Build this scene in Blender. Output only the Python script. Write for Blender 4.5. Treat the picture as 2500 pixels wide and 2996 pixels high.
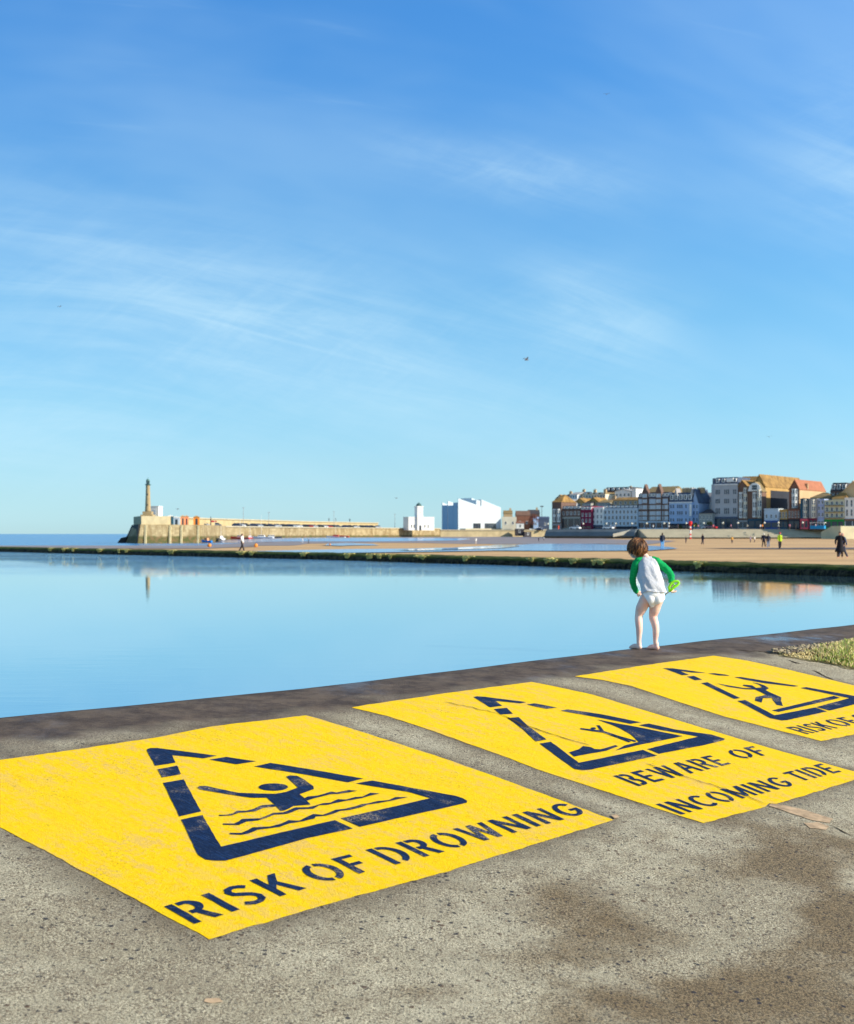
import bpy, bmesh, math, random
from mathutils import Vector, Matrix, noise
from mathutils.geometry import tessellate_polygon
R = math.radians
scene = bpy.context.scene
for o in list(bpy.data.objects): bpy.data.objects.remove(o)
# ------------------------------------------------------------------ camera
F = 3700.0; CX = 1250.0; HY = 1561.0; CZ = 3.0     # focal length and horizon in photo pixels, eye height over the sea
cam = bpy.data.cameras.new("camera"); camo = bpy.data.objects.new("camera", cam)
scene.collection.objects.link(camo); scene.camera = camo
camo.location = (0, 0, CZ); camo.rotation_euler = (R(90), 0, 0)
cam.sensor_fit = 'HORIZONTAL'; cam.sensor_width = 24.0; cam.lens = F/2500*24.0
cam.shift_y = -(1498-HY)/2500.0*1.0
cam.clip_start = 0.1; cam.clip_end = 30000
cam.dof.use_dof = True; cam.dof.focus_distance = 7.6; cam.dof.aperture_fstop = 4.0
scene.render.resolution_x = 854; scene.render.resolution_y = 1024
# ------------------------------------------------------------------ sky and sun
SUN_EL, SUN_AZ = 27.0, 108.0        # azimuth clockwise from +Y
w = bpy.data.worlds.new("World"); scene.world = w; w.use_nodes = True
nt = w.node_tree; nt.nodes.clear()
N = nt.nodes.new; L = nt.links.new
out = N('ShaderNodeOutputWorld'); bg = N('ShaderNodeBackground'); bg.inputs[1].default_value = 0.1045
sky = N('ShaderNodeTexSky'); sky.sky_type = 'NISHITA'; sky.sun_disc = False
sky.sun_elevation = R(SUN_EL); sky.sun_rotation = R(SUN_AZ)
sky.air_density = 1.0; sky.dust_density = 0.15; sky.ozone_density = 2.2
tc = N('ShaderNodeTexCoord'); sep = N('ShaderNodeSeparateXYZ'); L(tc.outputs['Generated'], sep.inputs[0])
tint = N('ShaderNodeMix'); tint.data_type = 'RGBA'; tint.blend_type = 'MULTIPLY'; tint.inputs[0].default_value = 1
ramp = N('ShaderNodeValToRGB'); mr = N('ShaderNodeMapRange'); L(sep.outputs[2], mr.inputs[0]); mr.inputs[1].default_value = 0; mr.inputs[2].default_value = 1.0
L(mr.outputs[0], ramp.inputs[0])
# slightly cyan sky tint by height; unseen upper stops neutral for brighter fill
RT = [(0.0057, (.269, .451, .724)), (0.03, (.281, .438, .640)), (.0569, (.300, .450, .600)), (.0971, (.305, .480, .590)), (.1759, (.300, .520, .625)), (.2514, (.285, .540, .690)), (.3226, (.268, .555, .765)), (.3845, (.244, .562, .817)), (.52, (.50, .62, .70)), (.75, (.66, .66, .64))]
while len(ramp.color_ramp.elements) < len(RT): ramp.color_ramp.elements.new(0.5)
for e, (z_, c_) in zip(ramp.color_ramp.elements, RT): e.position = z_
for e, (z_, c_) in zip(ramp.color_ramp.elements, RT): e.color = (*c_, 1)
vs_ = N('ShaderNodeVectorMath'); vs_.operation = 'SCALE'; vs_.inputs['Scale'].default_value = 2.0
L(ramp.outputs[0], vs_.inputs[0]); 
az_ = N('ShaderNodeMapRange'); az_.inputs[1].default_value = -.32; az_.inputs[2].default_value = .32; az_.inputs[3].default_value = .84; az_.inputs[4].default_value = 1.06
L(sep.outputs[0], az_.inputs[0]); vs2_ = N('ShaderNodeVectorMath'); vs2_.operation = 'SCALE'; L(vs_.outputs[0], vs2_.inputs[0]); L(az_.outputs[0], vs2_.inputs['Scale'])
L(vs2_.outputs[0], tint.inputs[7]); L(sky.outputs[0], tint.inputs[6])
# cirrus wisps
def mth(op, a, b=None, c=None, clamp=False):
    n = N('ShaderNodeMath'); n.operation = op; n.use_clamp = clamp
    for i, v in enumerate((a, b, c)):
        if v is None: continue
        if isinstance(v, (int, float)): n.inputs[i].default_value = v
        else: L(v, n.inputs[i])
    return n.outputs[0]
lon = mth('ARCTAN2', sep.outputs[0], sep.outputs[1])
lat = mth('DIVIDE', sep.outputs[2], mth('SQRT', mth('ADD', mth('MULTIPLY', sep.outputs[0], sep.outputs[0]), mth('MULTIPLY', sep.outputs[1], sep.outputs[1]))))
lat2 = mth('ADD', lat, mth('MULTIPLY', mth('MULTIPLY', lon, lon), 0.35))      # the wisps bend over
comb = N('ShaderNodeCombineXYZ'); L(lon, comb.inputs[0]); L(lat2, comb.inputs[1])
def wisps(rot, sc, scale, lo, hi, det=7, seed=0.0, dist=0.4, rough=0.6):
    m1 = N('ShaderNodeMapping'); m1.inputs['Rotation'].default_value = (0, 0, R(rot)); L(comb.outputs[0], m1.inputs[0])
    m = N('ShaderNodeMapping'); m.inputs['Scale'].default_value = sc; m.inputs['Location'].default_value = (seed, seed*.7, 0); L(m1.outputs[0], m.inputs[0])
    t = N('ShaderNodeTexNoise'); t.inputs['Scale'].default_value = scale; t.inputs['Detail'].default_value = det
    t.inputs['Roughness'].default_value = rough; t.inputs['Distortion'].default_value = dist
    L(m.outputs[0], t.inputs['Vector'])
    r = N('ShaderNodeMapRange'); r.interpolation_type = 'SMOOTHSTEP'
    r.inputs[1].default_value = lo; r.inputs[2].default_value = hi; L(t.outputs[0], r.inputs[0])
    return r.outputs[0]
def veil(u0, v0, su, sv, tilt=0.0):       # soft bank of high cloud around one bearing and height
    du = mth('SUBTRACT', lon, u0); dv = mth('ADD', mth('SUBTRACT', lat, v0), mth('MULTIPLY', du, tilt))
    a_ = mth('DIVIDE', du, su); b_ = mth('DIVIDE', dv, sv)
    return mth('EXPONENT', mth('MULTIPLY', mth('ADD', mth('MULTIPLY', a_, a_), mth('MULTIPLY', b_, b_)), -1.0))
streak = wisps(15, (1.0, 8.0, 1), 4.2, 0.34, 0.68, 10, 3.3, 0.5, 0.68)
feather = wisps(-28, (1.0, 4.5, 1), 7.0, 0.38, 0.72, 10, 9.1, 0.9, 0.70)
broad = wisps(16, (1.0, 2.6, 1), 2.0, 0.36, 0.70, 4, 5.5, 0.3)
thin = wisps(10, (1.0, 12.0, 1), 3.0, 0.60, 0.80, 6, 14.2, 0.3)
bank = mth('ADD', mth('MULTIPLY', veil(-.14, .165, .24, .062, .22), 1.0), mth('ADD', mth('MULTIPLY', veil(.135, .172, .06, .035, .25), .9), mth('MULTIPLY', veil(.07, .285, .09, .022, .18), .75)))
bank = mth('ADD', bank, mth('ADD', mth('MULTIPLY', veil(.335, .28, .06, .06, .1), .8), mth('MULTIPLY', veil(-.34, .09, .16, .05, .1), .8)))
low = mth('ADD', mth('MULTIPLY', broad, 0.30), mth('MULTIPLY', thin, 0.14))
cl = mth('ADD', mth('MULTIPLY', bank, mth('ADD', mth('MULTIPLY', streak, 0.54), mth('ADD', mth('MULTIPLY', feather, 0.25), 0.18))), low, clamp=True)
# one straight vapour trail sloping down to the right
tr = mth('ABSOLUTE', mth('ADD', mth('SUBTRACT', lat, 0.157), mth('MULTIPLY', mth('ADD', lon, 0.135), 0.245)))
trail = mth('MULTIPLY', mth('SUBTRACT', 1.0, mth('DIVIDE', tr, 0.0022), clamp=True), mth('MULTIPLY', veil(-.13, .157, .09, .2), 0.13))
cl = mth('ADD', mth('MULTIPLY', cl, 0.53), mth('MULTIPLY', trail, 1.0), clamp=True)
cmix = N('ShaderNodeMix'); cmix.data_type = 'RGBA'; L(cl, cmix.inputs[0]); L(tint.outputs[2], cmix.inputs[6])
cmix.inputs[7].default_value = (4.7, 6.5, 7.4, 1)
L(cmix.outputs[2], bg.inputs[0]); L(bg.outputs[0], out.inputs[0])
sun = bpy.data.lights.new("sun", 'SUN'); suno = bpy.data.objects.new("sun", sun); scene.collection.objects.link(suno)
sun.energy = 4.6; sun.angle = R(0.5); sun.color = (1.0, 0.90, 0.74)
sd = Vector((math.sin(R(SUN_AZ))*math.cos(R(SUN_EL)), math.cos(R(SUN_AZ))*math.cos(R(SUN_EL)), math.sin(R(SUN_EL))))
suno.rotation_euler = sd.to_track_quat('Z', 'Y').to_euler(); suno.location = (40, -20, 60)
scene.view_settings.view_transform = 'Standard'; scene.view_settings.look = 'None'
scene.view_settings.exposure = 0.45; scene.view_settings.gamma = 1.0
# ------------------------------------------------------------------ helpers
C = scene.collection
def link(name, me, mat=None, parent=None):
    o = bpy.data.objects.new(name, me); C.objects.link(o)
    if mat is not None:
        for m in (mat if isinstance(mat, (list, tuple)) else [mat]): me.materials.append(m)
    if parent is not None: o.parent = parent
    return o
def tag(o, label=None, cat=None, group=None, kind=None):
    if label: o['label'] = label
    if cat: o['category'] = cat
    if group: o['group'] = group
    if kind: o['kind'] = kind
    return o
def thing(name, label, cat, loc=(0, 0, 0), rz=0, group=None):
    o = bpy.data.objects.new(name, None); C.objects.link(o); o.empty_display_size = 0.2
    o.location = loc; o.rotation_euler = (0, 0, rz)
    return tag(o, label, cat, group)
def copy_tree(o, parent=None):
    c = o.copy(); C.objects.link(c)
    if parent is not None: c.parent = parent
    for ch in list(o.children): copy_tree(ch, c)
    return c
class MB:
    def __init__(s): s.v = []; s.f = []; s.mi = []; s.m = 0
    def add(s, vs, fs):
        n = len(s.v); s.v += [tuple(v) for v in vs]
        for f in fs: s.f.append(tuple(n+i for i in f)); s.mi.append(s.m)
        return s
    def box(s, x0, y0, z0, x1, y1, z1, taper=0):
        t = taper
        return s.add([(x0,y0,z0),(x1,y0,z0),(x1,y1,z0),(x0,y1,z0),(x0+t,y0+t,z1),(x1-t,y0+t,z1),(x1-t,y1-t,z1),(x0+t,y1-t,z1)],
                     [(0,3,2,1),(4,5,6,7),(0,1,5,4),(1,2,6,5),(2,3,7,6),(3,0,4,7)])
    def prism(s, poly, axis, a, b):     # polygon (2D) extruded along axis 0/1/2 from a to b
        n = len(poly)
        def p(q, t):
            if axis == 0: return (t, q[0], q[1])
            if axis == 1: return (q[0], t, q[1])
            return (q[0], q[1], t)
        vs = [p(q, a) for q in poly]+[p(q, b) for q in poly]
        fs = [tuple(range(n)), tuple(range(2*n-1, n-1, -1))]+[(i, n+i, n+(i+1) % n, (i+1) % n) for i in range(n)]
        return s.add(vs, fs)
    def lathe(s, prof, cx=0, cy=0, n=16, z0=0):
        vs = []; fs = []
        for r, z in prof:
            for k in range(n): vs.append((cx+r*math.cos(2*math.pi*k/n), cy+r*math.sin(2*math.pi*k/n), z0+z))
        for i in range(len(prof)-1):
            for k in range(n): fs.append((i*n+k, i*n+(k+1) % n, (i+1)*n+(k+1) % n, (i+1)*n+k))
        fs.append(tuple(range(n-1, -1, -1))); fs.append(tuple((len(prof)-1)*n+k for k in range(n)))
        return s.add(vs, fs)
    def tube(s, pts, rads, n=8, sq=(1, 1)):
        pts = [Vector(p) for p in pts]; vs = []; fs = []
        if isinstance(rads, (int, float)): rads = [rads]*len(pts)
        up = None
        for i, p in enumerate(pts):
            d = (pts[min(i+1, len(pts)-1)]-pts[max(i-1, 0)]).normalized()
            if up is None: up = Vector((0, 0, 1)) if abs(d.z) < .9 else Vector((0, 1, 0))
            a = d.cross(up).normalized(); b = d.cross(a).normalized(); up = -b if False else up
            for k in range(n):
                t = 2*math.pi*k/n; vs.append(p+a*(rads[i]*math.cos(t)*sq[0])+b*(rads[i]*math.sin(t)*sq[1]))
        for i in range(len(pts)-1):
            for k in range(n): fs.append((i*n+k, i*n+(k+1) % n, (i+1)*n+(k+1) % n, (i+1)*n+k))
        fs.append(tuple(range(n-1, -1, -1))); fs.append(tuple((len(pts)-1)*n+k for k in range(n)))
        return s.add(vs, fs)
    def ball(s, c, r, n=12, m=8):
        if isinstance(r, (int, float)): r = (r, r, r)
        vs = []; fs = []
        for i in range(m+1):
            th = math.pi*i/m
            for k in range(n):
                ph = 2*math.pi*k/n
                vs.append((c[0]+r[0]*math.sin(th)*math.cos(ph), c[1]+r[1]*math.sin(th)*math.sin(ph), c[2]+r[2]*math.cos(th)))
        for i in range(m):
            for k in range(n): fs.append((i*n+k, (i+1)*n+k, (i+1)*n+(k+1) % n, i*n+(k+1) % n))
        return s.add(vs, fs)
    def mesh(s, name='m', smooth=False):
        me = bpy.data.meshes.new(name); me.from_pydata(s.v, [], s.f)
        for p, i in zip(me.polygons, s.mi): p.material_index = i
        bm = bmesh.new(); bm.from_mesh(me); bmesh.ops.remove_doubles(bm, verts=bm.verts, dist=1e-5)
        bmesh.ops.recalc_face_normals(bm, faces=bm.faces); bm.to_mesh(me); bm.free()
        if smooth:
            for p in me.polygons: p.use_smooth = True
        return me
    def build(s, name, mat=None, parent=None, smooth=False):
        return link(name, s.mesh(name, smooth), mat, parent)
def sm(a, b, x):
    t = max(0.0, min(1.0, (x-a)/(b-a))); return t*t*(3-2*t)
def srgb(r, g, b):
    f = lambda c: (c/255/12.92 if c/255 <= .04045 else ((c/255+.055)/1.055)**2.4)
    return (f(r), f(g), f(b))
class NT:      # node helper
    def __init__(s, name):
        s.m = bpy.data.materials.new(name); s.m.use_nodes = True; s.t = s.m.node_tree
        s.b = s.t.nodes['Principled BSDF']
        s.tc = s.t.nodes.new('ShaderNodeTexCoord').outputs['Object']
    def set(s, inp, v):
        if isinstance(v, bpy.types.NodeSocket): s.t.links.new(v, inp)
        elif isinstance(v, (tuple, list)): inp.default_value = (*v, 1) if len(v) == 3 and len(inp.default_value) == 4 else v
        else: inp.default_value = v
    def noise(s, scale, detail=4, rough=.5, vec=None, col=False, dist=0, stretch=None):
        n = s.t.nodes.new('ShaderNodeTexNoise'); n.inputs['Scale'].default_value = scale
        n.inputs['Detail'].default_value = detail; n.inputs['Roughness'].default_value = rough; n.inputs['Distortion'].default_value = dist
        v = vec or s.tc
        if stretch: v = s.map(v, stretch)
        s.t.links.new(v, n.inputs['Vector']); return n.outputs['Color' if col else 'Fac']
    def map(s, v, scale=(1, 1, 1), rot=(0, 0, 0)):
        n = s.t.nodes.new('ShaderNodeMapping'); n.inputs['Scale'].default_value = scale; n.inputs['Rotation'].default_value = rot
        s.t.links.new(v, n.inputs[0]); return n.outputs[0]
    def vor(s, scale, vec=None, feature='F1', rnd=1.0):
        n = s.t.nodes.new('ShaderNodeTexVoronoi'); n.inputs['Scale'].default_value = scale; n.feature = feature
        n.inputs['Randomness'].default_value = rnd
        s.t.links.new(vec or s.tc, n.inputs['Vector']); return n
    def rng(s, v, lo, hi, a=0.0, b=1.0, smooth=True):
        n = s.t.nodes.new('ShaderNodeMapRange'); n.interpolation_type = 'SMOOTHSTEP' if smooth else 'LINEAR'
        for i, q in enumerate((v, lo, hi, a, b)): s.set(n.inputs[i], q)
        return n.outputs[0]
    def mix(s, f, a, b, mode='MIX'):
        n = s.t.nodes.new('ShaderNodeMix'); n.data_type = 'RGBA'; n.blend_type = mode
        s.set(n.inputs[0], f); s.set(n.inputs[6], a); s.set(n.inputs[7], b); return n.outputs[2]
    def math(s, op, a, b=0.0, clamp=False):
        n = s.t.nodes.new('ShaderNodeMath'); n.operation = op; n.use_clamp = clamp
        s.set(n.inputs[0], a); s.set(n.inputs[1], b); return n.outputs[0]
    def attr(s, name):
        n = s.t.nodes.new('ShaderNodeAttribute'); n.attribute_name = name; return n.outputs['Fac']
    def bump(s, h, dist=.01, strength=1.0):
        n = s.t.nodes.new('ShaderNodeBump'); n.inputs['Strength'].default_value = strength; n.inputs['Distance'].default_value = dist
        s.set(n.inputs['Height'], h); s.t.links.new(n.outputs[0], s.b.inputs['Normal'])
    def out(s, col=None, rough=None, spec=None, metal=None):
        if col is not None: s.set(s.b.inputs['Base Color'], col)
        if rough is not None: s.set(s.b.inputs['Roughness'], rough)
        if spec is not None: s.set(s.b.inputs['Specular IOR Level'], spec)
        if metal is not None: s.set(s.b.inputs['Metallic'], metal)
        return s.m
_mc = {}
def M(name, col, rough=.7, var=.18, scale=.6, spec=.3, detail=5):
    if name in _mc: return _mc[name]
    n = NT(name); v = n.rng(n.noise(scale, detail, .6), .3, .7, 1-var, 1+var, False)
    c = n.mix(1.0, col, v, 'MULTIPLY')
    _mc[name] = n.out(c, rough, spec); return _mc[name]
# ------------------------------------------------------------------ terrain heights (world z, sea level = 0)
EDGE = [(-14.0, -6.0), (-6.2, 3.0), (-2.32, 6.86), (-.80, 8.13), (1.64, 10.82), (4.68, 13.86), (15.8, 24.9)]
DECK0 = CZ-1.0
WATER = CZ-1.04
def seg_d(x, y, pts):
    best = None
    for i in range(len(pts)-1):
        ax, ay = pts[i]; bx, by = pts[i+1]; dx, dy = bx-ax, by-ay; l2 = dx*dx+dy*dy
        t = ((x-ax)*dx+(y-ay)*dy)/l2; tc_ = max(0, min(1, t))
        qx, qy = ax+dx*tc_, ay+dy*tc_; d = math.hypot(x-qx, y-qy)
        sgn = 1 if (dx*(y-ay)-dy*(x-ax)) < 0 else -1
        if best is None or d < best[0]-1e-9: best = (d, sgn)
    return best[0]*best[1]
def deck_z(x, y):
    s = seg_d(x, y, EDGE); m, wd, s0 = .147, .25, .35
    g = m*wd*(math.log1p(math.exp(min(40, (s-s0)/wd)))-math.log1p(math.exp(-s0/wd)))
    return DECK0-g
def sand_z(x, y):
    hi = CZ-1.65-.35*sm(150, 800, y)
    lo = CZ-1.65-1.27*sm(140, 330, y)+1.2*sm(398, 445, y)*sm(-92, -72, x)
    k = sm(-10, 62, x-(y-200)*.08)
    z = lo*(1-k)+hi*k
    if x < -50: z -= .9*sm(-50, -85, x)*sm(190, 330, y)
    return z
def hit(px, py, fz, y0=1.0, y1=2500.0):
    dx, dz = (px-CX)/F, (HY-py)/F
    step = 1.03; a = y0
    fa = CZ+dz*a-fz(dx*a, a)
    while a < y1:
        b = a*step; fb = CZ+dz*b-fz(dx*b, b)
        if fb <= 0:
            for _ in range(30):
                c = (a+b)/2
                if CZ+dz*c-fz(dx*c, c) > 0: a = c
                else: b = c
            return (dx*b, b)
        a = b
    return (dx*y1, y1)
def P(px, py, y): return Vector(((px-CX)/F*y, y, CZ+(HY-py)/F*y))
def sheet(name, pxpoly, fz, off, mat, parent=None, cut=.12, dens=None, conv=None, polys=None, rag=0):
    """flat marking that hugs the surface fz; outline given in photo pixels (or xy polys)"""
    bm = bmesh.new()
    for poly in (polys if polys is not None else [pxpoly]):
        pts = [hit(p[0], p[1], fz) for p in poly] if polys is None else poly
        if rag:
            q = []
            for i, a in enumerate(pts):
                b = pts[(i+1) % len(pts)]; l = math.hypot(b[0]-a[0], b[1]-a[1]); n = max(1, int(l/.03))
                for k in range(n):
                    t = k/n; x, y = a[0]+(b[0]-a[0])*t, a[1]+(b[1]-a[1])*t
                    nv = noise.noise_vector((x*14, y*14, 1.7))+.6*noise.noise_vector((x*45, y*45, 3.))
                    q.append((x+nv.x*rag, y+nv.y*rag))
            pts = q
        tri = tessellate_polygon([[Vector((p[0], p[1], 0)) for p in pts]])
        vs = [bm.verts.new((p[0], p[1], 0)) for p in pts]
        for t in tri:
            try: bm.faces.new([vs[i] for i in t])
            except ValueError: pass
    xs = [v.co.x for v in bm.verts]; ys = [v.co.y for v in bm.verts]
    for ax, lo, hi in ((0, min(xs), max(xs)), (1, min(ys), max(ys))):
        k = math.ceil(lo/cut)
        while k*cut < hi:
            nrm = (1, 0, 0) if ax == 0 else (0, 1, 0); co = (k*cut, 0, 0) if ax == 0 else (0, k*cut, 0)
            bmesh.ops.bisect_plane(bm, geom=bm.verts[:]+bm.edges[:]+bm.faces[:], plane_co=co, plane_no=nrm); k += 1
    for v in bm.verts: v.co.z = fz(v.co.x, v.co.y)+off
    for f in bm.faces:
        f.normal_update()
        if f.normal.z < 0: f.normal_flip()
    me = bpy.data.meshes.new(name); bm.to_mesh(me); bm.free()
    return link(name, me, mat, parent)
# ------------------------------------------------------------------ deck, painted warnings
def T(ox, oy, sc, pts): return [(ox+a/sc, oy+b/sc) for a, b in pts]
PANEL1 = [(-290, 2266), (0, 2225), (257, 2189), (462, 2158), (616, 2127), (897, 2094), (1120, 2162), (1310, 2224), (1560, 2313), (1796, 2401),
          (1530, 2483), (1271, 2562), (985, 2640), (700, 2723), (611, 2750), (380, 2625), (154, 2502), (0, 2422)]
PANEL2 = [(1028, 2071), (1300, 2030), (1557, 1996), (1738, 2034), (1882, 2078), (2088, 2140), (2293, 2201), (2492, 2256), (2550, 2272),
          (2500, 2284), (2390, 2318), (2275, 2353), (2252, 2352), (2240, 2362), (2060, 2410), (1985, 2387), (1850, 2343), (1738, 2306), (1600, 2262), (1455, 2207), (1258, 2137), (1140, 2098)]
PANEL3 = [(1682, 1980), (1882, 1948), (2088, 1919), (2190, 1934), (2327, 1965), (2500, 2006), (2700, 2060), (2860, 2104),
          (2690, 2120), (2500, 2150), (2403, 2169), (2259, 2133), (2122, 2098), (1985, 2054), (1848, 2008), (1760, 1990)]
PX = [[hit(p[0], p[1], deck_z) for p in q] for q in (PANEL1, PANEL2, PANEL3)]
def inside(x, y, poly):
    c = False; j = len(poly)-1
    for i in range(len(poly)):
        xi, yi = poly[i]; xj, yj = poly[j]
        if (yi > y) != (yj > y) and x < (xj-xi)*(y-yi)/(yj-yi)+xi: c = not c
        j = i
    return c
# stain blobs given on the photo: px, py, rx, ry, strength
STAINS = [(2200, 2520, 260, 60, .8), (2470, 2700, 150, 230, 1.0), (1560, 2740, 140, 60, .6), (1720, 2700, 90, 40, .6), (2150, 2880, 300, 90, .85),
          (2480, 2930, 300, 160, 1.1), (1750, 2930, 260, 60, .7), (1690, 2660, 200, 40, .35), (980, 2960, 200, 40, .3), (1540, 2850, 60, 40, .5), (2000, 2450, 150, 30, .4),
          (1830, 2090, 160, 22, .35), (1240, 2960, 120, 40, .4), (1330, 2560, 120, 40, .35), (1620, 2620, 150, 40, .4), (1900, 2950, 200, 60, .6), (2350, 2440, 120, 40, .5), (2420, 2560, 140, 60, .8), (1450, 2700, 120, 40, .45), (600, 2800, 200, 60, .25), (300, 2620, 200, 60, .2)]
SX = []
for (a, b, rx, ry, s_) in STAINS:
    c = hit(a, b, deck_z); e1 = hit(a+rx, b, deck_z); e2 = hit(a, b+ry, deck_z); e3 = hit(a, b-ry, deck_z)
    u = Vector((e1[0]-c[0], e1[1]-c[1])); v = Vector(((e2[0]-e3[0])/2, (e2[1]-e3[1])/2))
    det = u.x*v.y-u.y*v.x; SX.append((c, (v.y/det, -v.x/det), (-u.y/det, u.x/det), s_))
def frange(a, b, s):
    r = []; x = a
    while x < b: r.append(x); x += s
    r.append(b); return r
def edge_pt(t):      # arclength-ish parameter on EDGE -> point, normal
    i = min(len(EDGE)-2, int(t)); f = t-i; ax, ay = EDGE[i]; bx, by = EDGE[i+1]
    def nrm(k):
        k = max(0, min(len(EDGE)-2, k)); dx, dy = EDGE[k+1][0]-EDGE[k][0], EDGE[k+1][1]-EDGE[k][1]; l = math.hypot(dx, dy); return dy/l, -dx/l
    n0, n1, n2 = nrm(i-1), nrm(i), nrm(i+1)
    va = ((n0[0]+n1[0])/2, (n0[1]+n1[1])/2); vb = ((n1[0]+n2[0])/2, (n1[1]+n2[1])/2)
    n = (va[0]*(1-f)+vb[0]*f, va[1]*(1-f)+vb[1]*f); l = math.hypot(*n)
    return (ax+(bx-ax)*f, ay+(by-ay)*f), (n[0]/l, n[1]/l)
ts = []
for i in range(len(EDGE)-1):
    l = math.hypot(EDGE[i+1][0]-EDGE[i][0], EDGE[i+1][1]-EDGE[i][1]); st = .05 if 1 <= i <= 4 else .25
    if i == 1: st = .08
    n = max(1, int(l/st)); ts += [i+k/n for k in range(n)]
ts.append(len(EDGE)-1-1e-6)
ss = frange(0, 5.6, .05)+[5.9, 6.3, 7, 8, 10]
verts = []; dirt = []; stain = []; wet = []
for t in ts:
    (ex, ey), (nx, ny) = edge_pt(t)
    for s in ss:
        wob = noise.noise((ex*1.3, ey*1.3, 0))*.02*max(0, 1-s) if s < 1 else 0
        x, y = ex+nx*(s+wob), ey+ny*(s+wob)
        verts.append((x, y, deck_z(x, y)))
        d = 9
        if 2 < y < 18:
            for q in PX:
                dd = abs(seg_d(x, y, q+[q[0]])); d = min(d, dd)
        nz = noise.noise((x*2.3, y*2.3, 5))*.5+noise.noise((x*7, y*7, 2))*.35
        dirt.append(max(0, min(1, math.exp(-d/.085)*(1+nz))))
        sv = 0
        w1_ = noise.noise_vector((x*1.6, y*1.6, 9)); w2_ = noise.noise_vector((x*5, y*5, 4)); wx_, wy_ = x+w1_.x*.38+w2_.x*.12, y+w1_.y*.38+w2_.y*.12
        for (c, a, b, st_) in SX:
            p = (wx_-c[0])*a[0]+(wy_-c[1])*a[1]; q = (wx_-c[0])*b[0]+(wy_-c[1])*b[1]
            sv = 1-(1-sv)*(1-min(.98, st_)*math.exp(-(p*p+q*q)*.8))
        sv = max(sv, sm(4.2, 5.2, s)*.9)
        stain.append(max(0, min(1, sv*(1.08+nz*1.3)+nz*.14)))
        far = sm(10.5, 13, y)
        wet.append(max(0, min(1, 1.1-sm(.40+.55*far, .90+.95*far, s+nz*.36))))
nS = len(ss); faces = [(i*nS+j, i*nS+j+1, (i+1)*nS+j+1, (i+1)*nS+j) for i in range(len(ts)-1) for j in range(nS-1)]
# inner pool face below the rim
n0 = len(verts)
for i, t in enumerate(ts):
    x, y, z = verts[i*nS]; verts += [(x-.012, y+.012, z-.02), (x-.012, y+.012, z-1.2)]; dirt += [0, 0]; stain += [0, 0]; wet += [1, 1]
for i in range(len(ts)-1):
    faces += [(i*nS, (i+1)*nS, n0+2*i+2, n0+2*i), (n0+2*i, n0+2*i+2, n0+2*i+3, n0+2*i+1)]
me = bpy.data.meshes.new('deck'); me.from_pydata(verts, [], faces)
for nm, arr in (('dirt', dirt), ('stain', stain), ('wet', wet)):
    a = me.attributes.new(nm, 'FLOAT', 'POINT'); a.data.foreach_set('value', arr)
for p in me.polygons: p.use_smooth = True
n = NT('concrete')
big = n.noise(1.1, 5, .6); mid = n.noise(9, 6, .7); fine = n.noise(120, 5, .75); speck = n.noise(260, 3, .7)
base = n.mix(n.rng(big, .35, .65), srgb(184, 172, 142), srgb(222, 212, 180))
base = n.mix(n.math('MULTIPLY', n.rng(mid, .42, .68), .8), base, srgb(162, 148, 122))
gm = n.rng(n.noise(5, 5, .7), .38, .62, .45, 1.0)
base = n.mix(n.math('MULTIPLY', n.rng(fine, .51, .60), n.math('MULTIPLY', gm, .85)), base, srgb(255, 244, 208))
base = n.mix(n.math('MULTIPLY', n.rng(fine, .485, .40), n.math('MULTIPLY', gm, .9)), base, srgb(62, 54, 46))
base = n.mix(n.math('MULTIPLY', n.rng(speck, .47, .39), .75), base, srgb(46, 40, 38))
warp = n.mix(.012, n.tc, n.noise(40, 2, .5, col=True), 'ADD')
def pebbles(scale, frac, r0, r1):
    v = n.vor(scale, warp); sz = n.t.nodes.new('ShaderNodeSeparateColor'); n.t.links.new(v.outputs['Color'], sz.inputs[0])
    rad = n.rng(sz.outputs[1], 0, 1, r0, r1, False)
    f = n.rng(n.math('DIVIDE', v.outputs['Distance'], rad), 1.0, .78)
    return n.math('MULTIPLY', f, n.rng(sz.outputs[0], 1-frac-.01, 1-frac)), sz.outputs[2]
pA, cA = pebbles(32, .50, .13, .33); pB, cB = pebbles(66, .50, .18, .40)
cluster = n.rng(n.noise(1.7, 4, .6), .38, .58, .30, 1)
dryf = n.math('SUBTRACT', 1.0, n.attr('wet'), True)
pA = n.math('MULTIPLY', n.math('MULTIPLY', pA, cluster), dryf); pB = n.math('MULTIPLY', n.math('MULTIPLY', pB, dryf), .85)
pc = n.mix(n.rng(cA, .55, .8), srgb(44, 46, 56), srgb(96, 72, 56)); pcB = n.mix(n.rng(cB, .5, .8), srgb(52, 50, 52), srgb(120, 96, 70))
base = n.mix(n.math('MULTIPLY', n.attr('dirt'), .72), base, srgb(92, 78, 58))
stn = n.math('MULTIPLY', n.rng(n.math('ADD', n.attr('stain'), n.math('MULTIPLY', n.math('SUBTRACT', n.math('ADD', n.math('MULTIPLY', n.noise(42, 6, .85), .6), n.math('MULTIPLY', n.noise(7, 5, .7), .4)), .5), 1.9)), .03, 1.0), .88, True)
base = n.mix(stn, base, n.mix(n.rng(fine, .40, .58), srgb(50, 42, 26), srgb(150, 126, 88)))
base = n.mix(pB, base, pcB); base = n.mix(pA, base, pc)
wetf = n.attr('wet')
base = n.mix(wetf, base, n.mix(n.rng(n.noise(5, 6, .75), .32, .68), srgb(70, 58, 50), srgb(112, 96, 80)))
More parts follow.
